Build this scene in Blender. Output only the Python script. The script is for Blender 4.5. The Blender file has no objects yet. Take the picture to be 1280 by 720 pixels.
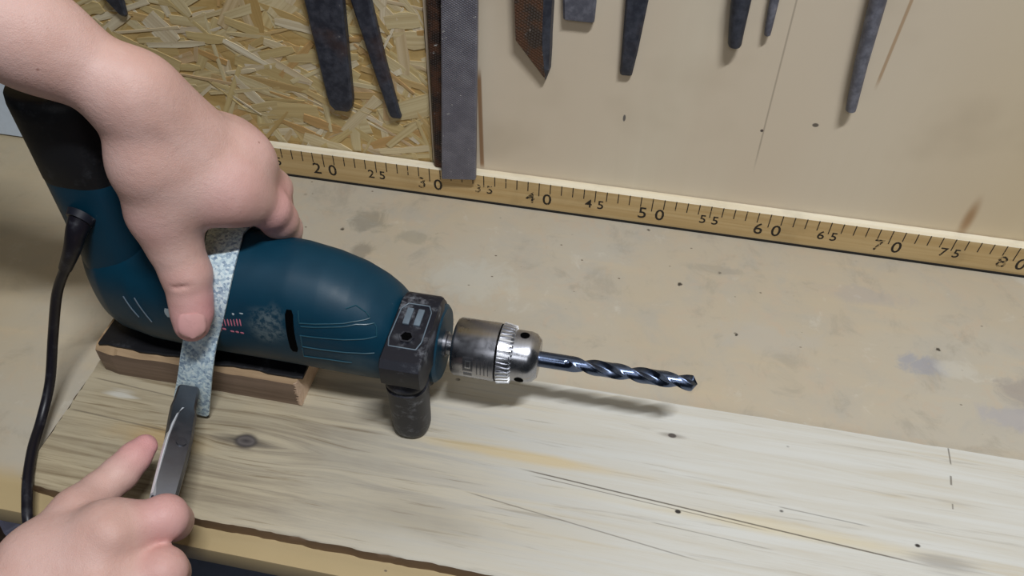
import bpy, bmesh, math, random
import numpy as np
from mathutils import Vector, Matrix, noise as mnoise
random.seed(7); np.random.seed(7)
scene = bpy.context.scene
C = scene.collection
# ------------------------------------------------------------------ camera
cam_d = bpy.data.cameras.new('camera'); cam = bpy.data.objects.new('camera', cam_d); C.objects.link(cam)
cam_d.sensor_fit = 'HORIZONTAL'; cam_d.sensor_width = 36.0; cam_d.lens = 1028.116 * 36.0 / 1280.0
cam_d.clip_start = 0.01; cam_d.clip_end = 50
RIGHT = Vector((0.98165853, 0.18999287, 0.01578763)); DOWN = Vector((0.14783089, -0.70628639, -0.69231897)); FWD = Vector((-0.12038508, 0.68195472, -0.72141887))
m = Matrix((RIGHT, -DOWN, -FWD)).transposed().to_4x4(); m.translation = Vector((0.476806, -0.561489, 0.486684))
cam.matrix_world = m
scene.camera = cam
# ------------------------------------------------------------------ light
world = bpy.data.worlds.new('world'); scene.world = world; world.use_nodes = True
bg = world.node_tree.nodes['Background']; bg.inputs[0].default_value = (0.80, 0.90, 1.0, 1); bg.inputs[1].default_value = 0.025
def area_light(name, loc, target, sx, sy, power, col):
    d = bpy.data.lights.new(name, 'AREA'); d.shape = 'RECTANGLE'; d.size = sx; d.size_y = sy; d.energy = power; d.color = col
    o = bpy.data.objects.new(name, d); C.objects.link(o); o.location = loc
    o.rotation_euler = (Vector(target) - Vector(loc)).to_track_quat('-Z', 'Y').to_euler()
    return o
area_light('ceiling_tube_light', (0.80, -0.71, 1.70), (0.60, -0.25, 0.0), 0.42, 0.045, 25, (0.95, 0.968, 1.0))
area_light('second_ceiling_light', (0.45, -2.1, 1.75), (0.45, -0.1, 0.05), 1.2, 0.5, 6, (0.95, 0.968, 1.0))
scene.view_settings.view_transform = 'Standard'; scene.view_settings.look = 'None'
scene.view_settings.exposure = 0.0; scene.view_settings.gamma = 1.0; scene.view_settings.use_curve_mapping = False
# ------------------------------------------------------------------ helpers
def props(o, label=None, cat=None, group=None, kind=None):
    if label: o['label'] = label
    if cat: o['category'] = cat
    if group: o['group'] = group
    if kind: o['kind'] = kind
    return o
def link(name, me, mat=None, parent=None, smooth=False):
    o = bpy.data.objects.new(name, me); C.objects.link(o)
    if mat is not None and len(me.materials) == 0: me.materials.append(mat)
    if parent is not None: o.parent = parent; o.matrix_parent_inverse = Matrix.Translation(parent.location).inverted()
    if smooth:
        me.polygons.foreach_set('use_smooth', [True] * len(me.polygons))
    me.update()
    return o
def mesh(name, V, F, mat=None, parent=None, smooth=False):
    me = bpy.data.meshes.new(name); me.from_pydata([tuple(map(float, v)) for v in V], [], F); me.validate()
    return link(name, me, mat, parent, smooth)
def bm_obj(name, bm, mat=None, parent=None, smooth=False, sharp=None):
    bmesh.ops.recalc_face_normals(bm, faces=bm.faces)
    me = bpy.data.meshes.new(name); bm.to_mesh(me); bm.free()
    o = link(name, me, mat, parent, smooth)
    if sharp: me.set_sharp_from_angle(angle=math.radians(sharp))
    return o
def empty(name, loc, label, cat, group=None):
    o = bpy.data.objects.new(name, None); C.objects.link(o); o.location = loc; o.empty_display_size = 0.02
    return props(o, label, cat, group)
def add_box(bm, lo, hi, bevel=0.0, seg=2):
    r = bmesh.ops.create_cube(bm, size=1.0); vs = r['verts']
    for v in vs:
        v.co = Vector([lo[i] + (hi[i] - lo[i]) * (v.co[i] + 0.5) for i in range(3)])
    if bevel > 0:
        es = list({e for v in vs for e in v.link_edges})
        bmesh.ops.bevel(bm, geom=es, offset=bevel, segments=seg, affect='EDGES', profile=0.6)
def box(name, lo, hi, mat, parent=None, bevel=0.0, seg=2):
    bm = bmesh.new(); add_box(bm, lo, hi, bevel, seg)
    return bm_obj(name, bm, mat, parent, smooth=bevel > 0, sharp=40)
def rings(bm, R, cap0=True, cap1=True, closed=True):
    """R: list of rings (lists of points); joins consecutive rings"""
    vs = [[bm.verts.new(p) for p in r] for r in R]; n = len(vs[0])
    for a, b in zip(vs[:-1], vs[1:]):
        for i in range(n if closed else n - 1):
            j = (i + 1) % n; bm.faces.new((a[i], a[j], b[j], b[i]))
    if cap0: bm.faces.new(vs[0][::-1])
    if cap1: bm.faces.new(vs[-1])
    return vs
def frame_path(P):
    """parallel-transport frames along a polyline"""
    P = [Vector(p) for p in P]; T = []
    for i in range(len(P)):
        a = P[max(i - 1, 0)]; b = P[min(i + 1, len(P) - 1)]; T.append((b - a).normalized())
    ref = Vector((0, 0, 1)) if abs(T[0].z) < 0.9 else Vector((1, 0, 0))
    u = (ref - T[0] * ref.dot(T[0])).normalized(); out = []
    for t in T:
        u = (u - t * u.dot(t)).normalized(); out.append((u, t.cross(u).normalized()))
    return P, T, out
def tube_bm(bm, P, r, n=12):
    P, T, F = frame_path(P); R = []
    for i, p in enumerate(P):
        rr = r[i] if hasattr(r, '__len__') else r
        R.append([p + (F[i][0] * math.cos(2 * math.pi * k / n) + F[i][1] * math.sin(2 * math.pi * k / n)) * rr for k in range(n)])
    rings(bm, R)
def tube(name, P, r, mat, parent=None, n=12):
    bm = bmesh.new(); tube_bm(bm, P, r, n); return bm_obj(name, bm, mat, parent, True, 50)
def smooth_path(P, k=8):
    """Catmull-Rom"""
    P = [Vector(p) for p in P]; Q = [P[0] * 2 - P[1]] + P + [P[-1] * 2 - P[-2]]; out = []
    for i in range(1, len(Q) - 2):
        a, b, c, d = Q[i - 1:i + 3]
        for s in range(k):
            t = s / k
            out.append(0.5 * ((2 * b) + (c - a) * t + (2 * a - 5 * b + 4 * c - d) * t * t + (3 * b - a - 3 * c + d) * t ** 3))
    out.append(P[-1]); return out
def lathe(name, prof, centre, mat, parent=None, n=48, sharp=35):
    """prof: list of (x along axis, r); axis = +X through centre (y,z)"""
    bm = bmesh.new(); R = []
    for x, r in prof:
        R.append([(x, centre[0] + r * math.cos(2 * math.pi * k / n), centre[1] + r * math.sin(2 * math.pi * k / n)) for k in range(n)])
    rings(bm, R); return bm_obj(name, bm, mat, parent, True, sharp)
# ------------------------------------------------------------------ node helper
def srgb(r, g, b):
    f = lambda c: (c / 255 / 12.92) if c / 255 <= 0.04045 else ((c / 255 + 0.055) / 1.055) ** 2.4
    return (f(r), f(g), f(b), 1.0)
class NM:
    def __init__(s, name, rough=0.6, metal=0.0, base=(0.5, 0.5, 0.5, 1), spec=0.5):
        s.m = bpy.data.materials.new(name); s.m.use_nodes = True; s.nt = s.m.node_tree; s.N = s.nt.nodes; s.L = s.nt.links
        s.b = s.N['Principled BSDF']; s.set('Base Color', base); s.set('Roughness', rough); s.set('Metallic', metal); s.set('Specular IOR Level', spec)
    def put(s, sock, v):
        if isinstance(v, bpy.types.NodeSocket): s.L.new(v, sock)
        elif hasattr(v, '__len__') and sock.type == 'VECTOR': sock.default_value = tuple(v)[:3]
        else: sock.default_value = v
    def set(s, k, v): s.put(s.b.inputs[k], v)
    def coord(s, kind='Object'): return s.N.new('ShaderNodeTexCoord').outputs[kind]
    def mapv(s, v, scale=(1, 1, 1), loc=(0, 0, 0), rot=(0, 0, 0)):
        n = s.N.new('ShaderNodeMapping'); s.L.new(v, n.inputs[0]); n.inputs['Scale'].default_value = scale; n.inputs['Location'].default_value = loc; n.inputs['Rotation'].default_value = rot
        return n.outputs[0]
    def noise(s, v, scale, detail=4, rough=0.55, dist=0.0, col=False):
        n = s.N.new('ShaderNodeTexNoise'); s.L.new(v, n.inputs['Vector']); n.inputs['Scale'].default_value = scale; n.inputs['Detail'].default_value = detail
        n.inputs['Roughness'].default_value = rough; n.inputs['Distortion'].default_value = dist
        return n.outputs['Color' if col else 'Fac']
    def voro(s, v, scale, feat='F1', out='Distance', rnd=1.0):
        n = s.N.new('ShaderNodeTexVoronoi'); s.L.new(v, n.inputs['Vector']); n.inputs['Scale'].default_value = scale; n.feature = feat; n.inputs['Randomness'].default_value = rnd
        return n.outputs[out]
    def wave(s, v, scale, dist=2.0, detail=2, dscale=1.0, dirn='Y'):
        n = s.N.new('ShaderNodeTexWave'); s.L.new(v, n.inputs['Vector']); n.inputs['Scale'].default_value = scale; n.inputs['Distortion'].default_value = dist
        n.inputs['Detail'].default_value = detail; n.inputs['Detail Scale'].default_value = dscale; n.bands_direction = dirn
        return n.outputs['Fac']
    def math(s, op, a, b=0.0, c=0.0):
        n = s.N.new('ShaderNodeMath'); n.operation = op
        for i, x in enumerate((a, b, c)): s.put(n.inputs[i], x)
        return n.outputs[0]
    def vmath(s, op, a, b=(0, 0, 0)):
        n = s.N.new('ShaderNodeVectorMath'); n.operation = op; s.put(n.inputs[0], a); s.put(n.inputs[1], b)
        return n.outputs['Value'] if op in ('LENGTH', 'DOT_PRODUCT', 'DISTANCE') else n.outputs[0]
    def sep(s, v): n = s.N.new('ShaderNodeSeparateXYZ'); s.L.new(v, n.inputs[0]); return n.outputs
    def ramp(s, f, lo, hi, a=0.0, b=1.0, smooth=True):
        n = s.N.new('ShaderNodeMapRange'); n.interpolation_type = 'SMOOTHSTEP' if smooth else 'LINEAR'
        s.put(n.inputs['Value'], f); n.inputs['From Min'].default_value = lo; n.inputs['From Max'].default_value = hi; n.inputs['To Min'].default_value = a; n.inputs['To Max'].default_value = b
        return n.outputs[0]
    def cramp(s, f, stops):
        n = s.N.new('ShaderNodeValToRGB'); s.L.new(f, n.inputs[0]); e = n.color_ramp.elements
        e[0].position, e[0].color = stops[0]; e[1].position, e[1].color = stops[-1]
        for p, c in stops[1:-1]: x = e.new(p); x.color = c
        return n.outputs[0]
    def mix(s, f, a, b, mode='MIX'):
        n = s.N.new('ShaderNodeMix'); n.data_type = 'RGBA'; n.blend_type = mode
        s.put(n.inputs[0], f); s.put(n.inputs[6], a); s.put(n.inputs[7], b); return n.outputs[2]
    def spot(s, v, c, r, soft=0.4, wob=None, amt=0.0):
        """soft elliptical mask around c with radii r (object space)"""
        d = s.vmath('LENGTH', s.vmath('DIVIDE', s.vmath('SUBTRACT', v, c), r))
        if wob is not None: d = s.math('ADD', d, s.math('MULTIPLY', s.math('SUBTRACT', wob, 0.5), amt))
        return s.ramp(d, 1.0, 1.0 - soft, 0, 1)
    def bump(s, h, strength=0.3, dist=0.001):
        n = s.N.new('ShaderNodeBump'); n.inputs['Strength'].default_value = strength; n.inputs['Distance'].default_value = dist
        s.put(n.inputs['Height'], h); s.set('Normal', n.outputs[0]); return s
# ------------------------------------------------------------------ materials
def seg_mask(M, v, a, b, w, ia=0, ib=2):
    """mask for a thin straight mark from a to b (2-D in axes ia, ib), half-width w"""
    a = Vector((a[0], a[1])); b = Vector((b[0], b[1])); d = (b - a); Ln = d.length; d /= Ln
    s = M.sep(v); px = M.math('SUBTRACT', s[ia], a.x); py = M.math('SUBTRACT', s[ib], a.y)
    al = M.math('ADD', M.math('MULTIPLY', px, d.x), M.math('MULTIPLY', py, d.y))
    pe = M.math('ABSOLUTE', M.math('SUBTRACT', M.math('MULTIPLY', px, d.y), M.math('MULTIPLY', py, d.x)))
    inside = M.math('MULTIPLY', M.ramp(al, 0, Ln * 0.08), M.ramp(al, Ln, Ln * 0.85))
    return M.math('MULTIPLY', M.ramp(pe, w, w * 0.4), inside)
def m_ply():
    M = NM('pale_plywood', 0.62, spec=0.3); v = M.coord()
    g = M.noise(M.mapv(v, (60, 60, 3.0)), 1.0, 5, 0.6, 0.6); g2 = M.noise(M.mapv(v, (5, 5, 1.6)), 1.0, 3, 0.5, 1.0)
    c = M.mix(g, srgb(214, 203, 180), srgb(226, 216, 196)); c = M.mix(M.ramp(g2, 0.35, 0.7), c, srgb(216, 202, 180))
    c = M.mix(M.ramp(M.sep(v)[0], 0.62, 0.85, 0, 0.5), c, srgb(206, 182, 134))
    c = M.mix(M.math('MULTIPLY', M.ramp(M.noise(v, 9, 3), 0.5, 0.75), 0.35), c, srgb(180, 165, 140))
    c = M.mix(M.math('MULTIPLY', seg_mask(M, v, (0.3465, 0.028), (0.3445, 0.135), 0.0026), 0.85), c, srgb(140, 100, 62))
    c = M.mix(M.math('MULTIPLY', seg_mask(M, v, (0.648, 0.25), (0.646, 0.15), 0.0016), 0.6), c, srgb(160, 118, 70))
    c = M.mix(M.math('MULTIPLY', seg_mask(M, v, (0.572, 0.26), (0.577, 0.06), 0.0009), 0.45), c, srgb(130, 115, 100))
    c = M.mix(M.spot(v, (0.5745, 0, 0.105), (0.0016, 1, 0.0016)), c, srgb(90, 80, 75))
    c = M.mix(M.spot(v, (0.613, 0, 0.116), (0.003, 1, 0.0022)), c, srgb(110, 102, 92))
    c = M.mix(M.spot(v, (0.4655, 0, 0.101), (0.0014, 1, 0.004)), c, srgb(110, 105, 100))
    c = M.mix(M.math('MULTIPLY', M.spot(v, (0.755, 0, 0.045), (0.007, 1, 0.03), 0.9), 0.7), c, srgb(150, 105, 55))
    M.set('Base Color', c); return M.bump(g, 0.15, 0.0006).m
def m_bench():
    M = NM('stained_bench_ply', 0.5, spec=0.35); v = M.coord()
    n1 = M.noise(v, 5, 5, 0.6, 0.5); n2 = M.noise(v, 22, 6, 0.65, 0.4); n3 = M.noise(M.mapv(v, (4, 30, 4)), 2.0, 4)
    c = M.mix(M.ramp(n1, 0.3, 0.7), srgb(184, 178, 164), srgb(186, 174, 152)); c = M.mix(M.math('MULTIPLY', M.ramp(n2, 0.45, 0.72), 0.6), c, srgb(172, 168, 158)); n4 = M.noise(v, 48, 6, 0.7, 0.8); n5 = M.noise(M.mapv(v, (1, 1, 1), (4, 2, 0)), 30, 6, 0.7, 0.5)
    c = M.mix(M.math('MULTIPLY', M.ramp(n4, 0.5, 0.7), 0.5), c, srgb(190, 172, 150)); c = M.mix(M.math('MULTIPLY', M.ramp(n5, 0.52, 0.7), 0.5), c, srgb(158, 150, 136)); c = M.mix(M.math('MULTIPLY', M.ramp(n5, 0.42, 0.28), 0.5), c, srgb(204, 200, 188))
    x = M.sep(v)[0]; y = M.sep(v)[1]
    c = M.mix(M.ramp(x, 0.15, -0.1, 0, 0.55), c, srgb(170, 150, 110))
    c = M.mix(M.math('MULTIPLY', M.ramp(y, -0.33, -0.345), M.ramp(x, 0.9, 0.7)), c, srgb(180, 160, 120))
    c = M.mix(M.math('MULTIPLY', M.ramp(n3, 0.5, 0.8), 0.25), c, srgb(206, 184, 146))
    # glue and oil stains
    for cx, cy, rx, ry, col, a in ((0.716, -0.118, 0.022, 0.013, (150, 152, 162), 0.7), (0.740, -0.117, 0.020, 0.010, (198, 194, 182), 0.5), (0.79, -0.13, 0.03, 0.02, (140, 130, 128), 0.45),
                                   (0.775, -0.155, 0.03, 0.014, (165, 162, 168), 0.55), (0.255, -0.045, 0.022, 0.02, (130, 125, 112), 0.55), (0.262, -0.085, 0.012, 0.014, (120, 112, 98), 0.5),
                                   (0.30, -0.06, 0.02, 0.010, (150, 145, 130), 0.5), (0.60, -0.115, 0.05, 0.02, (182, 176, 164), 0.5), (0.68, -0.05, 0.05, 0.012, (168, 160, 156), 0.4),
                                   (0.36, -0.10, 0.05, 0.03, (196, 196, 186), 0.35), (0.56, -0.045, 0.03, 0.008, (150, 144, 132), 0.4)):
        c = M.mix(M.math('MULTIPLY', M.spot(v, (cx, cy, 0), (rx, ry, 9), 0.6, n4, 2.2), a), c, srgb(*col))
    d = M.voro(M.vmath('ADD', v, M.vmath('MULTIPLY', M.noise(v, 300, 3, col=True), (0.004, 0.004, 0))), 34); c = M.mix(M.math('MULTIPLY', M.ramp(d, 0.085, 0.045), M.ramp(M.noise(v, 11, 2), 0.5, 0.56)), c, srgb(70, 64, 56))
    d2 = M.voro(M.mapv(v, (1, 1.6, 1), (3.1, 1.7, 0)), 70); c = M.mix(M.math('MULTIPLY', M.ramp(d2, 0.09, 0.05), M.ramp(M.noise(v, 7, 2), 0.53, 0.6)), c, srgb(105, 92, 78))
    M.set('Base Color', c); M.set('Roughness', M.ramp(n2, 0.3, 0.8, 0.42, 0.62)); return M.bump(n4, 0.15, 0.0006).m
def m_plank():
    M = NM('weathered_plank_wood', 0.6, spec=0.3); v = M.coord(); s = M.sep(v)
    # distort the grain around the knot
    kn = M.vmath('LENGTH', M.vmath('MULTIPLY', M.vmath('SUBTRACT', v, (0.2495, -0.2905, 0.013)), (0.45, 1.0, 0)))
    bend = M.math('MULTIPLY', M.ramp(kn, 0.035, 0.0), 0.009)
    sgn = M.math('SIGN', M.math('SUBTRACT', s[1], -0.2905))
    cv = M.N.new('ShaderNodeCombineXYZ'); M.L.new(s[0], cv.inputs[0]); M.L.new(M.math('SUBTRACT', s[1], M.math('MULTIPLY', bend, sgn)), cv.inputs[1]); M.L.new(s[2], cv.inputs[2])
    gv = M.mapv(cv.outputs[0], (6, 135, 90), rot=(0, 0, 0.02)); g = M.noise(gv, 1.0, 6, 0.62, 0.7); gf = M.noise(M.mapv(cv.outputs[0], (14, 330, 200)), 1.0, 4, 0.6, 0.3); n = M.noise(v, 10, 5, 0.6)
    left = M.math('ADD', s[0], M.math('MULTIPLY', M.math('SUBTRACT', M.noise(M.mapv(v, (3, 12, 1)), 1.0, 4), 0.5), 0.22))
    lf = M.ramp(left, 0.56, 0.17)
    ly = M.ramp(s[1], -0.255, -0.315)
    pale = M.mix(M.ramp(g, 0.3, 0.7), srgb(208, 208, 202), srgb(200, 196, 184)); pale = M.mix(M.math('MULTIPLY', M.ramp(g, 0.58, 0.72), 0.4), pale, srgb(196, 182, 152))
    tan = M.mix(M.ramp(g, 0.32, 0.62), srgb(130, 115, 90), srgb(180, 167, 139)); tan = M.mix(M.math('MULTIPLY', M.ramp(n, 0.45, 0.7), 0.5), tan, srgb(168, 160, 140))
    c = M.mix(lf, pale, tan)
    c = M.mix(M.math('MULTIPLY', M.ramp(gf, 0.56, 0.72), M.math('ADD', 0.22, M.math('MULTIPLY', lf, 0.5))), c, srgb(120, 104, 78))
    c = M.mix(M.math('MULTIPLY', M.spot(v, (0.44, -0.265, 0.013), (0.11, 0.006, 1), 0.9, n, 1.2), 0.6), c, srgb(206, 182, 130))
    c = M.mix(M.math('MULTIPLY', M.spot(v, (0.60, -0.285, 0.013), (0.16, 0.007, 1), 0.9, n, 1.2), 0.45), c, srgb(214, 198, 156))
    c = M.mix(M.math('MULTIPLY', M.spot(v, (0.19, -0.30, 0.013), (0.05, 0.014, 1), 0.9, n, 1.4), 0.5), c, srgb(196, 160, 100))
    c = M.mix(M.math('MULTIPLY', M.spot(v, (0.148, -0.272, 0.013), (0.014, 0.005, 1), 0.9, gf, 2.0), 0.6), c, srgb(214, 214, 206))
    c = M.mix(M.math('MULTIPLY', M.spot(v, (0.37, -0.325, 0.013), (0.08, 0.02, 1), 0.9, n, 1.6), 0.45), c, srgb(150, 142, 126))
    # knots
    c = M.mix(M.math('MULTIPLY', M.spot(v, (0.2495, -0.2905, 0.013), (0.030, 0.0046, 1), 0.9, gf, 0.9), 0.9), c, srgb(66, 60, 58))
    c = M.mix(M.spot(v, (0.2495, -0.2905, 0.013), (0.0100, 0.0076, 1), 0.5, n, 0.4), c, srgb(62, 58, 58))
    kr = M.math('PINGPONG', M.math('MULTIPLY', kn, 420), 1.0); c = M.mix(M.math('MULTIPLY', M.math('MULTIPLY', kr, M.spot(v, (0.2495, -0.2905, 0.013), (0.0075, 0.0055, 1), 0.4)), 0.5), c, srgb(128, 120, 116))
    c = M.mix(M.math('MULTIPLY', M.spot(v, (0.5315, -0.2285, 0.013), (0.013, 0.0028, 1), 0.8), 0.55), c, srgb(120, 112, 104))
    c = M.mix(M.spot(v, (0.5315, -0.2285, 0.013), (0.0035, 0.0022, 1)), c, srgb(86, 80, 76))
    # cracks along the grain, pencil marks, nail holes
    for a, b, w, al in (((0.43, -0.2745), (0.70, -0.2925), 0.0007, 0.8), ((0.44, -0.278), (0.60, -0.288), 0.0005, 0.55), ((0.40, -0.298), (0.56, -0.317), 0.0006, 0.5), ((0.52, -0.296), (0.60, -0.300), 0.0005, 0.4),
                        ((0.60, -0.269), (0.66, -0.272), 0.0006, 0.45), ((0.118, -0.29), (0.20, -0.294), 0.0008, 0.5), ((0.12, -0.262), (0.21, -0.268), 0.0007, 0.5),
                        ((0.7165, -0.2005), (0.716, -0.215), 0.0007, 0.7), ((0.7145, -0.223), (0.7135, -0.231), 0.0009, 0.7), ((0.712, -0.2445), (0.7115, -0.249), 0.0007, 0.6)):
        c = M.mix(M.math('MULTIPLY', seg_mask(M, v, a, b, w, 0, 1), al), c, srgb(84, 76, 66))
    d = M.voro(M.mapv(v, (0.7, 1, 1)), 26); c = M.mix(M.math('MULTIPLY', M.ramp(d, 0.045, 0.025), M.ramp(M.noise(v, 13, 2), 0.47, 0.53)), c, srgb(50, 46, 44))
    c = M.mix(M.math('MULTIPLY', M.spot(v, (0.70, -0.288, 0.013), (0.03, 0.008, 1), 0.8, gf, 1.6), 0.6), c, srgb(150, 146, 140))
    # side faces are a darker brown than the top
    nz = M.sep(M.N.new('ShaderNodeNewGeometry').outputs['Normal'])[2]
    c = M.mix(M.ramp(nz, 0.6, 0.3), c, M.mix(g, srgb(116, 92, 72), srgb(140, 116, 92)))
    M.set('Base Color', c); h = M.math('ADD', M.math('MULTIPLY', g, M.math('ADD', 0.15, lf)), M.math('MULTIPLY', gf, 0.3))
    return M.bump(h, 0.45, 0.0012).m
def m_wood(name, c1, c2, sc=(6, 120, 120), rough=0.6, bumpd=0.0006):
    M = NM(name, rough, spec=0.3); v = M.coord(); g = M.noise(M.mapv(v, sc), 1.0, 5, 0.6, 0.6); n = M.noise(v, 30, 4)
    c = M.mix(M.ramp(g, 0.3, 0.7), srgb(*c1), srgb(*c2)); c = M.mix(M.math('MULTIPLY', M.ramp(n, 0.5, 0.75), 0.25), c, srgb(*[int(k * 0.72) for k in c1]))
    M.set('Base Color', c); return M.bump(g, 0.3, bumpd).m
def m_strand():
    M = NM('strand_chips', 0.55, spec=0.35); rnd = M.N.new('ShaderNodeNewGeometry').outputs['Random Per Island']
    uv = M.coord('UV'); f = M.noise(M.mapv(uv, (3, 260, 1)), 1.0, 4, 0.6, 0.4); r2 = M.math('FRACT', M.math('MULTIPLY', rnd, 17.31))
    base = M.cramp(rnd, [(0.0, srgb(216, 204, 166)), (0.28, srgb(202, 182, 130)), (0.5, srgb(232, 224, 200)), (0.66, srgb(186, 156, 100)), (0.8, srgb(212, 196, 146)), (0.93, srgb(196, 158, 104)), (1.0, srgb(220, 214, 194))])
    c = M.mix(M.ramp(f, 0.32, 0.68), base, M.mix(0.45, base, srgb(150, 120, 66))); c = M.mix(M.math('MULTIPLY', M.ramp(f, 0.6, 0.8), r2), c, srgb(232, 222, 192))
    M.set('Base Color', c); return M.bump(f, 0.35, 0.0005).m
def m_plain(name, col, rough=0.5, metal=0.0, nsc=120, var=0.18, bd=0.0003, spec=0.5):
    M = NM(name, rough, metal, spec=spec); v = M.coord(); n = M.noise(v, nsc, 4, 0.6)
    M.set('Base Color', M.mix(n, srgb(*[max(0, int(k * (1 - var))) for k in col]), srgb(*[min(255, int(k * (1 + var))) for k in col])))
    M.set('Roughness', M.ramp(n, 0.2, 0.8, max(rough - 0.1, 0.02), rough + 0.1)); return M.bump(n, 0.2, bd).m
def m_iron(name, c1, c2, rough=0.5, sc=140):
    M = NM(name, rough, 0.3, spec=0.4); v = M.coord(); n = M.noise(v, sc, 5, 0.65); n2 = M.noise(v, 25, 4)
    c = M.mix(M.ramp(n, 0.35, 0.7), srgb(*c1), srgb(*c2)); c = M.mix(M.math('MULTIPLY', M.ramp(n2, 0.52, 0.75), 0.5), c, srgb(86, 62, 50)); c = M.mix(M.ramp(n, 0.66, 0.76), c, srgb(150, 150, 150))
    M.set('Base Color', c); M.set('Roughness', M.ramp(n, 0.3, 0.7, rough - 0.12, rough + 0.12)); return M.bump(n, 0.4, 0.0006).m
def m_file(name, c1, c2, pitch=900, rust=0.0):
    """cross-cut file teeth"""
    M = NM(name, 0.42, 0.4, spec=0.4); v = M.coord(); s = M.sep(v)
    a = M.math('SINE', M.math('MULTIPLY', M.math('ADD', s[0], M.math('MULTIPLY', s[2], 1.6)), pitch * 2.2)); b = M.math('SINE', M.math('MULTIPLY', M.math('SUBTRACT', s[0], M.math('MULTIPLY', s[2], 1.9)), pitch * 2.0))
    h = M.math('ADD', M.math('MULTIPLY', a, 0.5), M.math('MULTIPLY', b, 0.5)); n = M.noise(v, 60, 5, 0.65)
    c = M.mix(M.ramp(n, 0.35, 0.7), srgb(*c1), srgb(*c2)); c = M.mix(M.ramp(h, 0.2, 1.0, 0, 0.18), c, srgb(170, 168, 170)); c = M.mix(M.math('MULTIPLY', M.ramp(n, 0.42, 0.6), rust), c, srgb(104, 68, 46))
    c = M.mix(M.ramp(M.noise(v, 260, 3), 0.68, 0.74), c, srgb(176, 176, 176))
    M.set('Base Color', c); M.set('Roughness', M.ramp(n, 0.3, 0.7, 0.38, 0.58)); return M.bump(h, 0.5, 0.0005).m
def m_teal():
    M = NM('teal_drill_plastic', 0.36, spec=0.32); v = M.coord(); n = M.noise(v, 60, 5, 0.6); f = M.noise(v, 700, 2)
    c = M.mix(n, srgb(2, 47, 66), srgb(3, 57, 78)); y = M.sep(v)[1]
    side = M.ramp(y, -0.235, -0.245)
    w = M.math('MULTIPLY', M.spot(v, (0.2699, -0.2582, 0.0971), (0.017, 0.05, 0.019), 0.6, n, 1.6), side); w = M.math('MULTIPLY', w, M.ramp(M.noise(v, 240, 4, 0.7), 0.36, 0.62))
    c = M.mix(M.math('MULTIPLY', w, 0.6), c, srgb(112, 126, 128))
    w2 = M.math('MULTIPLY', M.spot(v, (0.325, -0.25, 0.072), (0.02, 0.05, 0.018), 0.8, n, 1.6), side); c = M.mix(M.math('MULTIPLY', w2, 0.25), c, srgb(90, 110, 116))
    c = M.mix(M.math('MULTIPLY', M.ramp(M.noise(v, 190, 5, 0.75), 0.69, 0.75), 0.5), c, srgb(120, 132, 134))
    for a, b in (((0.2885, 0.1325), (0.312, 0.1235)),):
        pass
    M.set('Base Color', c); M.set('Roughness', M.math('ADD', M.ramp(n, 0.2, 0.8, 0.44, 0.54), M.math('MULTIPLY', w, 0.3))); return M.bump(f, 0.12, 0.0002).m
def m_black(name, col=(24, 26, 32), wear=0.5, rough=0.5):
    M = NM(name, rough, spec=0.4); v = M.coord(); n = M.noise(v, 90, 5, 0.7); n2 = M.noise(v, 30, 3)
    c = M.mix(M.math('MULTIPLY', M.math('MULTIPLY', M.ramp(n, 0.50, 0.70), M.ramp(n2, 0.40, 0.58)), wear), srgb(*col), srgb(126, 130, 138))
    M.set('Base Color', c); return M.bump(n, 0.2, 0.0004).m
def m_steel(name, col=(182, 183, 190), rough=0.28, streak=True):
    M = NM(name, rough, 1.0); v = M.coord(); n = M.noise(M.mapv(v, (900, 40, 40) if streak else (90, 90, 90)), 1.0, 4, 0.6); n2 = M.noise(v, 55, 4, 0.65)
    c = M.mix(n, srgb(*[int(k * 0.86) for k in col]), srgb(*col)); c = M.mix(M.math('MULTIPLY', M.ramp(n2, 0.5, 0.78), 0.3), c, srgb(96, 92, 92))
    M.set('Base Color', c); M.set('Roughness', M.ramp(n2, 0.3, 0.75, rough - 0.06, rough + 0.16)); return M.bump(n, 0.08, 0.0002).m
def m_zinc():
    M = NM('galvanised_steel', 0.40, 0.15, spec=0.5); v = M.coord(); e = M.voro(v, 620, out='Color'); g = M.sep(e)[0]; n = M.noise(v, 420, 3, 0.6); n2 = M.noise(v, 900, 2)
    c = M.cramp(M.math('ADD', M.math('MULTIPLY', g, 0.55), M.math('MULTIPLY', n, 0.45)), [(0.2, srgb(132, 154, 178)), (0.42, srgb(178, 202, 216)), (0.6, srgb(208, 228, 234)), (0.85, srgb(232, 244, 244))])
    M.set('Base Color', c); M.set('Roughness', M.ramp(g, 0, 1, 0.32, 0.55)); return M.bump(n, 0.25, 0.0004).m
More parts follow.
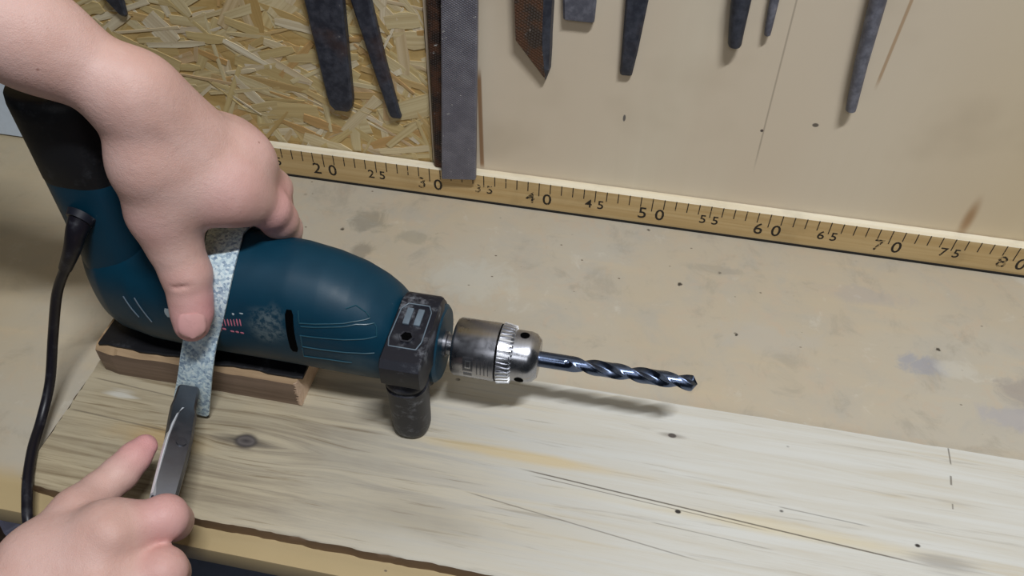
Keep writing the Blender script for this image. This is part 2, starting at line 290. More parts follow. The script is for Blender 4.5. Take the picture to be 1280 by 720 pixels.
def m_skin():
    M = NM('skin', 0.52, spec=0.35); v = M.coord(); n = M.noise(v, 38, 4, 0.6); f = M.noise(v, 420, 4, 0.6); t = M.N.new('ShaderNodeAttribute'); t.attribute_name = 'blush'; tf = t.outputs['Fac']
    c = M.mix(M.ramp(n, 0.3, 0.7), srgb(204, 164, 152), srgb(212, 176, 166)); c = M.mix(M.math('MULTIPLY', tf, 0.75), c, srgb(214, 150, 152)); c = M.mix(M.math('MULTIPLY', M.ramp(f, 0.6, 0.8), 0.18), c, srgb(176, 128, 112))
    c = M.mix(M.math('MULTIPLY', M.ramp(M.voro(v, 42), 0.045, 0.02), 0.6), c, srgb(140, 94, 80))
    M.set('Base Color', c); M.set('Subsurface Weight', 0.05); M.set('Subsurface Radius', (0.9, 0.35, 0.2)); M.set('Subsurface Scale', 0.004)
    f2 = M.noise(v, 75, 4, 0.6, 0.4); h = M.math('ADD', M.math('ADD', M.math('MULTIPLY', f2, 1.6), M.math('MULTIPLY', f, 0.6)), M.math('MULTIPLY', M.voro(v, 900, 'DISTANCE_TO_EDGE'), 0.5)); return M.bump(h, 0.4, 0.0008).m
def m_ink(name, col=(34, 28, 22), wear=0.5):
    M = NM(name, 0.6, base=srgb(*col)); v = M.coord(); n = M.noise(v, 330, 3, 0.6)
    tr = M.N.new('ShaderNodeBsdfTransparent'); mx = M.N.new('ShaderNodeMixShader'); M.put(mx.inputs[0], M.ramp(n, wear - 0.05, wear + 0.06, 0.0, 1.0))
    M.L.new(tr.outputs[0], mx.inputs[1]); M.L.new(M.b.outputs[0], mx.inputs[2]); M.L.new(mx.outputs[0], M.N['Material Output'].inputs[0]); return M.m
MAT = dict(ply=m_ply(), bench=m_bench(), plank=m_plank(), strand=m_strand(), teal=m_teal(), skin=m_skin(), zinc=m_zinc(),
    osb_core=m_wood('strand_board_core', (176, 146, 90), (200, 172, 116), (20, 20, 90)),
    ruler=m_wood('ruler_wood', (190, 160, 110), (206, 180, 132), (5, 200, 200), 0.5), ruler_top=m_wood('ruler_pale_edge', (226, 214, 186), (236, 228, 206), (5, 150, 150), 0.5),
    block=m_wood('block_wood', (112, 94, 80), (136, 116, 100), (6, 160, 160)), block_end=m_wood('block_sawn_end', (226, 200, 176), (208, 178, 150), (120, 120, 120)), block_top=m_wood('block_split_top', (138, 114, 88), (170, 144, 112), (10, 160, 160)),
    rubber=m_black('black_rubber', (14, 14, 18), 0.25, 0.55), black=m_black('worn_black_plastic', (24, 26, 36), 0.75, 0.48), grip=m_black('grip_rubber', (16, 18, 22), 0.15, 0.6), cord=m_black('cord_rubber', (22, 20, 28), 0.2, 0.4),
    dark=m_plain('recess_shade', (3, 3, 4), 0.9, spec=0.05), steel=m_steel('chuck_steel'), bright=m_steel('bright_steel', (214, 216, 220), 0.3), ground=m_plain('ground_steel', (226, 230, 236), 0.35, 0.35, var=0.06), bit=m_steel('blued_drill_steel', (96, 108, 132), 0.24, False), tool=m_steel('tool_steel', (120, 122, 128), 0.42, False),  # the near-black of 'dark' stands in for shade inside slots and holes
    iron=m_iron('forged_iron', (48, 52, 64), (74, 78, 90)), iron2=m_iron('grey_forged_iron', (96, 98, 110), (130, 132, 144)), file=m_file('file_steel', (110, 110, 122), (130, 130, 140)), rustfile=m_file('rusty_file_steel', (70, 60, 54), (94, 82, 72), 700, 0.7), brownfile=m_file('brown_file_steel', (40, 30, 28), (56, 42, 36), 800, 0.5),
    ink=m_ink('black_ink', wear=0.36), inkworn=m_ink('worn_ink', wear=0.5), line=m_plain('gap_shade', (14, 12, 10), 0.8), case=m_plain('blue_grey_enamel', (128, 136, 158), 0.45, var=0.08), white=m_plain('white_paint', (206, 220, 236), 0.5, var=0.05), floor=m_plain('grey_concrete', (120, 126, 142), 0.8, nsc=20), lav=m_plain('lavender_plastic', (206, 206, 236), 0.4, var=0.04),
    wall=m_plain('painted_room_wall', (190, 188, 180), 0.8, nsc=20, var=0.05), pink=m_plain('pink_print', (206, 120, 140), 0.5, var=0.1), print=m_plain('pale_print', (170, 184, 190), 0.5, var=0.1), tealworn=m_plain('worn_teal_edge', (26, 72, 88), 0.4), scratch=m_plain('pale_scratch', (98, 112, 124), 0.5), nail=m_plain('fingernail', (212, 162, 158), 0.32, var=0.06, spec=0.5))
# ================================================================== SETTING
props(box('floor', (-1.6, -2.2, -0.90), (2.4, 0.9, -0.86), MAT['floor']), 'grey concrete workshop floor below the bench', 'floor', kind='structure')
props(box('wall_back', (0.3015, 0.010, -0.02), (1.35, 0.028, 0.95), MAT['ply']), 'pale plywood back panel on which the files hang', 'wall', kind='structure')
props(box('wall_outer', (-1.6, 0.0282, -0.86), (2.4, 0.10, 1.6), MAT['wall']), 'painted workshop wall behind the wooden panels', 'wall', kind='structure')
# strand board panel left of the plywood
osb = box('strand_board_wall', (-0.42, 0.0115, -0.02), (0.3012, 0.028, 0.95), MAT['osb_core'])
props(osb, 'yellowish strand board wall panel of pressed wood chips behind the upper hand', 'wall panel', kind='structure')
def strands():
    V, F, UV = [], [], []; rng = np.random.RandomState(3)
    def chip(cx, cz, L, W, ang, y, tilt):
        ca, sa = math.cos(ang), math.sin(ang); n = 5; b = len(V); top = []
        wob = [1 + rng.uniform(-.22, .22) for _ in range(n)]; wob[0] *= rng.uniform(.6, 1.0); wob[-1] *= rng.uniform(.5, 1.0); bend = rng.uniform(-.12, .12) * W
        for i in range(n):
            t = i / (n - 1) - .5
            for sd in (-1, 1):
                u = t * L + rng.uniform(-.01, .01) * L; w = sd * W / 2 * wob[i] + bend * (1 - 4 * t * t)
                x, z = cx + u * ca - w * sa, cz + u * sa + w * ca
                x = min(x, 0.3008); z = max(z, 0.0)
                V.append((x, 0.0115 - y - tilt * t - 0.00008 * sd, z)); UV.append((u + cx * 9, w + cz * 7))
        m = len(V)
        for i in range(2 * n): V.append((V[b + i][0], 0.0118, V[b + i][2])); UV.append(UV[b + i])
        for i in range(n - 1):
            a = b + 2 * i; F.append((a, a + 2, a + 3, a + 1)); c = m + 2 * i
            F.append((a, c, c + 2, a + 2)); F.append((a + 1, a + 3, c + 3, c + 1))
        F.append((b, b + 1, m + 1, m)); F.append((m - 2, m + 2 * n - 2, m + 2 * n - 1, m - 1))
    for i in range(2600):
        cx = rng.uniform(-.40, .31); cz = rng.uniform(0, .42); L = rng.uniform(.018, .075); W = rng.uniform(.0012, .010) ; W *= (1.9 if rng.rand() < .14 else 1)
        ang = rng.normal(0, .55) if rng.rand() < .7 else rng.uniform(-1.6, 1.6)
        chip(cx, cz, L, W, ang, rng.uniform(.0001, .0011), rng.normal(0, .0005))
    me = bpy.data.meshes.new('wood_strands'); me.from_pydata(V, [], F); uv = me.uv_layers.new(name='UVMap')
    li = np.zeros(len(me.loops), int); me.loops.foreach_get('vertex_index', li); uv.data.foreach_set('uv', np.array(UV, float)[li].ravel())
    return link('wood_strands', me, MAT['strand'], osb)
props(strands(), kind='stuff')
# ------------------------------------------------------------------ workbench
wb = empty('workbench', (0.45, -0.17, -0.86), 'tan plywood workbench with stains under the plank and drill', 'workbench')
box('bench_top', (-0.75, -0.363, -0.019), (1.6, 0.0098, 0.0), MAT['bench'], wb, 0.0012)
box('dark_gap_rail', (-0.74, -0.350, -0.040), (1.59, -0.325, -0.019), MAT['rubber'], wb)  # rail coloured black to give the dark gap under the bench edge
box('lower_shelf', (-0.70, -0.36, -0.42), (1.56, -0.03, -0.40), MAT['block'], wb)
for lx in (-0.70, 1.50):
    for ly in (-0.33, -0.06): box('leg', (lx, ly - 0.03, -0.86), (lx + 0.06, ly + 0.03, -0.019), MAT['block'], wb)
# ------------------------------------------------------------------ ruler standing against the wall
ru = empty('wooden_ruler', (0.5, 0.005, 0.0), 'long yellowish wooden ruler marked 20 to 80 standing along the wall base', 'ruler')
bm = bmesh.new(); add_box(bm, (-0.004, 0.0, 0.0008), (1.01, 0.0094, 0.0304), 0.0006, 1)
ro = bm_obj('ruler_strip', bm, MAT['ruler'], ru); ro.data.materials.append(MAT['ruler_top'])
for p in ro.data.polygons:
    if p.normal.z > 0.5: p.material_index = 1
box('gap_shade_strip', (-0.004, -0.0016, 0.0001), (1.01, 0.008, 0.0014), MAT['line'], ru)  # black strip put in for the shaded gap under the ruler
def slab(bm, x0, x1, z0, z1, y=-0.00012, shear=0.0):
    q = [(x0, z0), (x1, z0), (x1, z1), (x0, z1)]
    a = [bm.verts.new((x, y, z)) for x, z in q]; b = [bm.verts.new((x, 0.00005, z)) for x, z in q]
    bm.faces.new(a)
    for i in range(4): bm.faces.new((a[i], b[i], b[(i + 1) % 4], a[(i + 1) % 4]))
bm = bmesh.new()
for k in range(1, 100):
    ln = 0.0145 if k % 10 == 0 else (0.0128 if k % 5 == 0 else 0.0105)
    slab(bm, k / 100 - 0.00042, k / 100 + 0.00042, 0.0302 - ln - random.uniform(0, .0004), 0.0300)
bm_obj('tick_marks', bm, MAT['ink'], ru)
def digit(ch, x, z, size, mat):
    cu = bpy.data.curves.new('d', 'FONT'); cu.body = ch; cu.size = size; cu.align_x = 'CENTER'; cu.align_y = 'BOTTOM_BASELINE'; cu.extrude = 0.00006; cu.offset = 0.00012; cu.resolution_u = 3
    t = bpy.data.objects.new('t', cu); C.objects.link(t); dg = bpy.context.evaluated_depsgraph_get()
    me = bpy.data.meshes.new_from_object(t.evaluated_get(dg)); bpy.data.objects.remove(t)
    me.transform(Matrix.Translation((x, -0.00006, z)) @ Matrix.Rotation(math.pi / 2, 4, 'X')); me.name = 'printed_digit'
    me.materials.clear(); return link('printed_digit', me, mat, ru)
WORN = {(30, 0), (35, 1), (40, 0), (70, 0), (80, 0), (35, 0)}
for k in range(5, 100, 5):
    s = f'{k:d}' if k >= 10 else f'0{k}'; big = k % 10 == 0
    for i, ch in enumerate(s):
        if k == 5 and i == 0: continue
        digit(ch, k / 100 + (-1, 1)[i] * (0.0075 if big else 0.0053), 0.0070 if big else 0.0106, 0.0172 if big else 0.0128, MAT['inkworn'] if (k, i) in WORN else MAT['ink'])
# ------------------------------------------------------------------ white board left of the drill
bm = bmesh.new(); add_box(bm, (-0.34, -0.0005, 0.0012), (-0.012, 0.0095, 0.11), 0.001, 1); wbd = bm_obj('white_board', bm, MAT['white'])
props(wbd, 'bluish white painted board on the bench at the left edge, behind the drill handle', 'board')
# ------------------------------------------------------------------ plank lying on the bench
def plank():
    x0, x1, y0, y1, z1 = 0.1185, 1.12, -0.3495, -0.2005, 0.013; nx, ny = 240, 44; bm = bmesh.new(); R = []
    def nz(a, b, s): return mnoise.noise(Vector((a * s, b * s, 3.3)))
    for i in range(nx + 1):
        u = i / nx; x = x0 + (x1 - x0) * u ** 1.3; ring = []
        lw = max(0, 1 - u * 5)
        yf = y0 + 0.0009 * nz(x, 0, 60) + 0.0007 * nz(x, 1, 160) + (0.004 * max(0, 1 - (x - x0) / .02) ** 2); yb = y1 + 0.0006 * nz(x, 5, 50)
        dz = 0.0006 * nz(x, 9, 90) * (1 if x < .35 else .4)
        ring.append((x, yf + 0.0005, 0.0002)); ring.append((x, yf - 0.0004 * nz(x, 3, 120), z1 * 0.5)); ring.append((x, yf, z1 - 0.0012 + dz - .0015 * max(0, nz(x, 2, 70)) * (x < .2)))
        for j in range(ny + 1):
            v = j / ny; y = yf + 0.0010 + (yb - yf - 0.0016) * v
            w = (1 if x < .38 else .35) * math.exp(-((v - .2) / .35) ** 2)
            ring.append((x + (0.0016 * nz(y, 7, 140) if i == 0 else 0), y, z1 - 0.00028 * abs(mnoise.noise(Vector((x * 9, y * 330, 0)))) * (0.4 + w) - 0.0003 * (j == 0)))
        ring.append((x, yb, z1 - 0.0008)); ring.append((x, yb, 0.0002)); R.append(ring)
    rings(bm, R); return bm_obj('wooden_plank', bm, MAT['plank'], None, True, 45)
props(plank(), 'long weathered wooden plank with a knot lying flat on the bench beneath the drill', 'plank')
# ------------------------------------------------------------------ block under the drill
bl = empty('wooden_block', (0.2, -0.228, 0.013), 'short brown wooden block on the plank under the drill body', 'block')
def block():
    bm = bmesh.new(); R = []; n = 50
    for i in range(n + 1):
        x = 0.1262 + (0.2758 - 0.1262) * i / n; nn = lambda k, s: mnoise.noise(Vector((x * s, k, 1.7)))
        ch = 0.0018 + 0.0018 * max(0, nn(2, 60)) + (0.0015 if i < 6 else 0); yf = -0.2557 + 0.0005 * nn(1, 70) + (0.002 * (1 - i / 4) if i < 4 else 0)
        R.append([(x, yf, 0.0131), (x, yf - .0003, 0.026), (x, yf, 0.0385 - ch), (x, yf + ch * 1.2, 0.0385 + 0.0003 * nn(4, 90)), (x, -0.2475, 0.0388), (x, -0.20, 0.0388), (x, -0.20, 0.0131)])
    rings(bm, R); o = bm_obj('block_body', bm, MAT['block'], bl); o.data.materials.append(MAT['block_end']); o.data.materials.append(MAT['block_top'])
    for p in o.data.polygons:
        if abs(p.normal.x) > 0.8: p.material_index = 1
        elif p.normal.z > 0.35: p.material_index = 2
    bm = bmesh.new(); random.seed(5)
    for k in range(16):       # torn splinters along the sawn end
        z = 0.0145 + 0.0235 * k / 15; d = random.uniform(.0012, .0034)
        p = [(0.2757, -0.2562, z - .0009), (0.2757, -0.2562, z + .0009), (0.2757 - d * .2, -0.2562, z)]
        a = [bm.verts.new(q) for q in [(0.2762, -0.2561, z - .0009), (0.2762, -0.2561, z + .0009), (0.2762 - d, -0.2563, z), (0.2765, -0.2530, z)]]
        for f in ((0, 1, 2), (0, 1, 3), (1, 2, 3), (0, 2, 3)): bm.faces.new([a[t] for t in f])
    props(bm_obj('torn_splinters', bm, MAT['block_end'], bl), 'pale torn saw edge')
block()
pad = empty('rubber_pad', (0.21, -0.225, 0.0388), 'thin black rubber pad between the drill body and the wooden block', 'pad')
bm = bmesh.new(); R = []
for i in range(25):
    x = 0.1295 + 0.150 * i / 24; s = 0.0007 * math.sin(i * 0.8) + 0.0004 * math.sin(i * 2.1); z = 0.0389
    R.append([(x, -0.2518 + s, z), (x, -0.2520 + s, z + .0016), (x, -0.2512 + s, z + .0023), (x, -0.203, z + .0023), (x, -0.202, z)])
rings(bm, R); bm_obj('pad_sheet', bm, MAT['rubber'], pad, True, 40)
# ================================================================== POWER DRILL
AY, AZ = -0.2265, 0.070
BX = [0.1335, 0.1350, 0.1385, 0.150, 0.175, 0.21, 0.25, 0.28, 0.30, 0.318, 0.331, 0.340, 0.3465]
BYC = [-0.224, -0.224, -0.224, -0.224, -0.224, -0.224, -0.224, -0.224, -0.2245, -0.225, -0.2255, -0.226, -0.2265]
BZC = [0.086, 0.086, 0.086, 0.086, 0.0863, 0.0866, 0.0866, 0.0856, 0.0838, 0.0807, 0.0770, 0.0735, 0.0712]
BAY = [0.010, 0.0155, 0.0195, 0.0262, 0.0325, 0.0352, 0.0352, 0.0350, 0.0345, 0.0335, 0.0318, 0.0296, 0.0262]
BAZ = [0.028, 0.0375, 0.0420, 0.0442, 0.0452, 0.0456, 0.0456, 0.0450, 0.0432, 0.0400, 0.0362, 0.0325, 0.0280]
def body_at(x):
    f = lambda A: float(np.interp(x, BX, A)); return f(BYC), f(BZC), f(BAY), f(BAZ)
NEXP = 2.25
def sup(c, n): return math.copysign(abs(c) ** (2 / n), c)
def surf(x, z, off=0.0):
    """point on the near (-Y) side of the drill body at length x and height z"""
    yc, zc, ay, az = body_at(x); t = min(abs((z - zc) / az), 0.999)
    y = yc - ay * (1 - t ** NEXP) ** (1 / NEXP); n = Vector((0, -(abs(yc - y) / ay) ** (NEXP - 1) / ay, math.copysign(t ** (NEXP - 1), z - zc) / az)).normalized()
    return Vector((x, y, z)) + n * off
dr = empty('power_drill', (0.24, -0.225, 0.041), 'teal electric power drill lying upside down, black side handle and steel chuck', 'drill')
bm = bmesh.new(); R = []; xs = sorted(set(list(np.linspace(0.1335, 0.3465, 60)) + BX)); n = 56
for x in xs:
    yc, zc, ay, az = body_at(x); R.append([(x, yc + ay * sup(math.cos(2 * math.pi * k / n), NEXP), zc + az * sup(math.sin(2 * math.pi * k / n), NEXP)) for k in range(n)])
rings(bm, R)
for _ in range(2): bmesh.ops.smooth_vert(bm, verts=bm.verts, factor=0.4, use_axis_x=True, use_axis_y=True, use_axis_z=True)
body = bm_obj('motor_housing', bm, MAT['teal'], dr, True)
# handle rising from the rear
bm = bmesh.new(); R = []
for z, hx, hy in ((0.085, .0268, .0235), (0.11, .0268, .0232), (0.13, .0262, .0222), (0.15, .0256, .0215), (0.18, .0250, .0210)):
    cx = 0.1342 + hx; R.append([(cx + hx * sup(math.cos(2 * math.pi * k / 40), 2.8), -0.2235 + hy * sup(math.sin(2 * math.pi * k / 40), 2.5), z) for k in range(40)])
rings(bm, R); bm_obj('handle', bm, MAT['teal'], dr, True, 50)
bm = bmesh.new(); R = []
for z, hx, hy in ((0.178, .0250, .0208), (0.1795, .0253, .0214), (0.20, .0246, .0210), (0.222, .0243, .0210), (0.230, .0243, .0210), (0.2345, .0225, .0192), (0.2355, .0195, .0165)):
    cx = 0.1340 + .0252 - (.0252 - hx) * .9; R.append([(cx + hx * sup(math.cos(2 * math.pi * k / 40), 2.8), -0.2235 + hy * sup(math.sin(2 * math.pi * k / 40), 2.5), z) for k in range(40)])
rings(bm, R); bm_obj('grip_cover', bm, MAT['grip'], dr, True, 50)
# cord with its strain relief on the near side of the handle
props(tube('cord_collar', [(0.1585, -0.2435, 0.1575), (0.1578, -0.2475, 0.1560)], [0.0090, 0.0078], MAT['black'], dr, 24), 'worn ring around the cord outlet')
cord = [(0.1583, -0.2450, 0.1565), (0.1560, -0.2510, 0.1500), (0.1500, -0.2545, 0.1370), (0.1400, -0.2560, 0.1210), (0.1250, -0.2580, 0.0960), (0.1120, -0.2660, 0.0600), (0.1075, -0.2830, 0.0300), (0.1090, -0.3050, 0.0165), (0.1180, -0.3290, 0.0172), (0.1330, -0.3580, 0.0165), (0.1460, -0.3790, 0.005), (0.1560, -0.3900, -0.05), (0.162, -0.395, -0.20)]
sl = smooth_path(cord[:4], 6); tube('strain_relief', sl, [0.0072 - 0.0032 * i / (len(sl) - 1) for i in range(len(sl))], MAT['cord'], dr, 16)
tube('power_cord', smooth_path(cord, 8), 0.0033, MAT['cord'], dr, 12)
# rear vent scratches / ribs
for (xa, za), (xb, zb) in [((0.1709, 0.1006), (0.1777, 0.0847)), ((0.1796, 0.1021), (0.1863, 0.0827))]:
    P = [surf(xa + (xb - xa) * t, za + (zb - za) * t, 0.0001) for t in np.linspace(0, 1, 8)]; props(tube('rear_rib', P, 0.00045, MAT['scratch'], dr, 6), 'pale raised rib')
# air slot: flat black strip in place of a shaded recess
SA, SB = (0.284, 0.1121), (0.2839, 0.0783)
P = [surf(SA[0] + (SB[0] - SA[0]) * t, SA[1] + (SB[1] - SA[1]) * t, -0.0006) for t in np.linspace(0, 1, 12)]
def ribbon(name, P, w, mat, parent, h=0.0012, direction=Vector((1, 0, 0))):
    bm = bmesh.new(); R = []
    for i, p in enumerate(P):
        k = min(i, len(P) - 1 - i); ww = w * (0.6 if k == 0 else 1.0); t = (P[min(i + 1, len(P) - 1)] - P[max(i - 1, 0)]).normalized(); nn = direction.cross(t).normalized()
        if nn.y > 0: nn = -nn
        R.append([p - direction * ww, p - direction * ww * .8 + nn * h, p + direction * ww * .8 + nn * h, p + direction * ww])
    rings(bm, R, closed=True); return bm_obj(name, bm, mat, parent, True, 40)
props(ribbon('air_slot', P, 0.0030, MAT['dark'], dr, 0.0008), 'black strip coloured as the shade inside the air slot')
def rib(pts, r=0.00045, closed=False):
    Q = []
    for (a, b), (c, d) in zip(pts[:-1], pts[1:]):
        for t in np.linspace(0, 1, 9)[:-1]: Q.append(surf(a + (c - a) * t, b + (d - b) * t, 0.0))
    Q.append(surf(*pts[-1], 0.0)); return tube('moulded_rib', Q, r, MAT['tealworn'], dr, 6)
rib([(0.29, 0.1121), (0.2904, 0.1043), (0.306, 0.1054), (0.3226, 0.1064), (0.3325, 0.1062), (0.3298, 0.1091), (0.3233, 0.1133), (0.318, 0.1133)])
rib([(0.2913, 0.102), (0.3085, 0.1035), (0.325, 0.1048), (0.335, 0.1032), (0.3366, 0.101), (0.3373, 0.0962), (0.323, 0.0958), (0.303, 0.0953), (0.29, 0.0949)])
rib([(0.2905, 0.0946), (0.29, 0.0848), (0.3069, 0.0849), (0.3224, 0.0853), (0.3362, 0.0855)])
rib([(0.2897, 0.0832), (0.289, 0.0744), (0.3054, 0.0754), (0.3211, 0.0755)])
ribbon('printed_mark', [surf(0.2366, z, 0.0) for z in np.linspace(0.0980, 0.0922, 4)], 0.00050, MAT['pink'], body, 0.0001)
ribbon('printed_mark', [surf(0.2388, z, 0.0) for z in np.linspace(0.0983, 0.0928, 4)], 0.00040, MAT['pink'], body, 0.0001)
ribbon('printed_mark', [surf(0.2408, z, 0.0) for z in np.linspace(0.0989, 0.0931, 4)], 0.00040, MAT['pink'], body, 0.0001)
ribbon('printed_mark', [surf(0.2430, z, 0.0) for z in np.linspace(0.0993, 0.0938, 4)], 0.00050, MAT['pink'], body, 0.0001)
ribbon('printed_mark', [surf(0.2451, z, 0.0) for z in np.linspace(0.0996, 0.0941, 4)], 0.00040, MAT['pink'], body, 0.0001)
ribbon('printed_mark', [surf(0.2472, z, 0.0) for z in np.linspace(0.0999, 0.0944, 4)], 0.00040, MAT['pink'], body, 0.0001)
ribbon('printed_mark', [surf(0.2493, z, 0.0) for z in np.linspace(0.1006, 0.0951, 4)], 0.00050, MAT['pink'], body, 0.0001)
ribbon('printed_mark', [surf(0.2514, z, 0.0) for z in np.linspace(0.1009, 0.0954, 4)], 0.00045, MAT['pink'], body, 0.0001)
ribbon('printed_mark', [surf(0.2358, z, 0.0) for z in np.linspace(0.0893, 0.0876, 4)], 0.00115, MAT['pink'], body, 0.0001)
ribbon('printed_mark', [surf(0.2390, z, 0.0) for z in np.linspace(0.0909, 0.0892, 4)], 0.00140, MAT['pink'], body, 0.0001)
ribbon('printed_mark', [surf(0.2442, z, 0.0) for z in np.linspace(0.0896, 0.0883, 4)], 0.00140, MAT['pink'], body, 0.0001)
ribbon('printed_mark', [surf(0.2476, z, 0.0) for z in np.linspace(0.0899, 0.0883, 4)], 0.00115, MAT['pink'], body, 0.0001)
ribbon('printed_mark', [surf(0.2508, z, 0.0) for z in np.linspace(0.0896, 0.0883, 4)], 0.00130, MAT['pink'], body, 0.0001)
ribbon('printed_mark', [surf(0.2475, z, 0.0) for z in np.linspace(0.1048, 0.1032, 4)], 0.00075, MAT['print'], body, 0.0001)
ribbon('printed_mark', [surf(0.2530, z, 0.0) for z in np.linspace(0.1058, 0.1049, 4)], 0.00130, MAT['print'], body, 0.0001)
ribbon('printed_mark', [surf(0.2020, z, 0.0) for z in np.linspace(0.0993, 0.0919, 4)], 0.00240, MAT['print'], body, 0.0001)

# side handle: clamp ring, lug and grip
lathe('clamp_ring', [(0.3425, 0.020), (0.3425, 0.0285), (0.3445, 0.0305), (0.3665, 0.0305), (0.3690, 0.0285), (0.3690, 0.020)], (AY, AZ), MAT['black'], dr, 40)
props(lathe('nose_cap', [(0.3685, 0.006), (0.3685, 0.0262), (0.3715, 0.0262), (0.3735, 0.0240), (0.3735, 0.006)], (AY, AZ), MAT['teal'], dr, 40), 'teal gear housing nose')
bm = bmesh.new()
def lug_section(x, s=1.0):
    c = Vector((x, -0.247, 0.086)); q = [(-0.214, 0.1005), (-0.222, 0.1045), (-0.2725, 0.1035), (-0.2765, 0.0995), (-0.2765, 0.0850), (-0.2730, 0.0795), (-0.245, 0.0755), (-0.220, 0.080)]
    return [(x, c.y + (y - c.y) * s, c.z + (z - c.z) * s) for y, z in q]
rings(bm, [lug_section(0.3460, 0.92), lug_section(0.3470), lug_section(0.3714), lug_section(0.3724, 0.92)])
lug = bm_obj('clamp_lug', bm, MAT['black'], dr, True, 35)
def plate(name, q, z, mat, parent, h=0.0006):
    bm = bmesh.new(); R = [[(x, y, z + (y + .2225) * .034) for x, y in q], [(x, y, z + h + (y + .2225) * .034) for x, y in q]]; rings(bm, R); return bm_obj(name, bm, mat, parent)
# panel outline, pale pads and screw hole on top of the lug
po = [(0.3490, -0.2620), (0.3475, -0.2560), (0.3485, -0.2320), (0.3520, -0.2270), (0.3655, -0.2270), (0.3680, -0.2320), (0.3680, -0.2560), (0.3660, -0.2620)]
Q = [Vector((x, y, 0.1051 + (y + .2225) * .034)) for x, y in po]; Q.append(Q[0].copy()); tube('panel_outline', [Q[0]] + [a.lerp(b, t) for a, b in zip(Q[:-1], Q[1:]) for t in (.02, .5, .98)] + [Q[0]], 0.0004, MAT['scratch'], lug, 6)
for px in (0.3545, 0.3615):
    bm = bmesh.new(); add_box(bm, (px - .0021, -0.2440, 0.1036), (px + .0021, -0.2305, 0.1053), 0.0007, 2); props(bm_obj('worn_pad', bm, MAT['scratch'], lug, True, 40), 'pale worn pad on the lug')
bm = bmesh.new(); R = []
for r, z in ((0.0050, .1036), (0.0050, .1048), (0.0036, .1048), (0.0034, .1030)):
    R.append([(0.3580 + r * math.cos(k * math.pi / 3), -0.2535 + r * math.sin(k * math.pi / 3), z) for k in range(6)])
rings(bm, R, cap1=False); bm_obj('nut_recess', bm, MAT['black'], lug)
bm = bmesh.new(); R = [[(0.3580 + r * math.cos(k * math.pi / 10), -0.2535 + r * math.sin(k * math.pi / 10), z) for k in range(20)] for r, z in ((.0036, .1030), (.0036, .1047))]
rings(bm, R); props(bm_obj('screw_hole', bm, MAT['dark'], lug), 'dark plug coloured as the shade in the screw hole')
# grip standing down to the plank
G0, G1 = Vector((0.3585, -0.2620, 0.0810)), Vector((0.3560, -0.2560, 0.0134))
bm = bmesh.new(); R = []
for t, r in ((0, .0118), (.04, .0126), (.06, .0134), (.10, .0134), (.115, .0122), (.15, .0122), (.165, .0134), (.30, .0131), (.55, .0127), (.80, .0126), (.92, .0124), (.97, .0115), (1.0, .0088)):
    c = G0.lerp(G1, t); R.append([c + Vector((r * sup(math.cos(2 * math.pi * k / 32), 2.4), r * sup(math.sin(2 * math.pi * k / 32), 2.4), 0)) for k in range(32)])
rings(bm, R); bm_obj('side_grip', bm, MAT['black'], dr, True, 40)
# spindle and chuck
lathe('spindle', [(0.370, .0085), (0.3755, .0085), (0.376, .0068), (0.3815, .0068)], (AY, AZ), MAT['steel'], dr, 32)
chuck = lathe('chuck', [(0.3805, .007), (0.3806, .0160), (0.3815, .0182), (0.3832, .0192), (0.4095, .0194), (0.4100, .0188), (0.4104, .0186), (0.4185, .0186), (0.4188, .0168), (0.4300, .0168), (0.4335, .0158), (0.4368, .0125), (0.4370, .0055)], (AY, AZ), MAT['steel'], dr, 64)
bm = bmesh.new(); nt = 38      # ring of key teeth
for k in range(nt):
    a0 = 2 * math.pi * k / nt; w = 2 * math.pi / nt * 0.30
    def P(a, x, r): return (x, AY + r * math.cos(a), AZ + r * math.sin(a))
    rings(bm, [[P(a0 - w, 0.4112, .0180), P(a0 + w, 0.4112, .0180), P(a0 + w, 0.4205, .0168), P(a0 - w, 0.4205, .0168)],
               [P(a0 - w * .8, 0.4114, .0203), P(a0 + w * .8, 0.4114, .0203), P(a0 + w * .5, 0.4196, .0190), P(a0 - w * .5, 0.4196, .0190)]])
bm_obj('toothed_ring', bm, MAT['bright'], chuck)
lathe('dark_groove', [(0.4098, .0170), (0.4098, .01895), (0.4108, .01895), (0.4108, .0170)], (AY, AZ), MAT['dark'], chuck, 48)  # black band coloured as the shade in the groove
for a in (3.42, 1.33, 5.51):   # key holes: black plugs in place of shaded bores
    d = Vector((0, math.cos(a), math.sin(a))); c = Vector((0.4262, AY, AZ)) + d * 0.0160
    tube('key_hole', [c, c + d * 0.00095], 0.0031, MAT['dark'], chuck, 20)
# engraved mark on the chuck
def chuck_patch(name, x0, x1, a0, a1, mat, h=0.0001, n=8):
    bm = bmesh.new(); r0, r1 = .0190, .0194 + h; R = []
    for k in range(n + 1):
        a = a0 - 0.5 + (a1 - a0) * k / n; f = lambda x, r: (x, AY + r * math.cos(a), AZ + r * math.sin(a)); R.append([f(x0, r0), f(x0, r1), f(x1, r1), f(x1, r0)])
    rings(bm, R); return bm_obj(name, bm, mat, chuck)
chuck_patch('engraved_mark', 0.3900, 0.3965, 3.08, 3.62, MAT['tool'])
chuck_patch('engraved_mark', 0.3915, 0.3922, 3.20, 3.50, MAT['bright'], .0002); chuck_patch('engraved_mark', 0.3945, 0.3952, 3.20, 3.50, MAT['bright'], .0002); chuck_patch('engraved_mark', 0.3922, 0.3945, 3.20, 3.24, MAT['bright'], .0002, 2); chuck_patch('engraved_mark', 0.3922, 0.3945, 3.46, 3.50, MAT['bright'], .0002, 2)
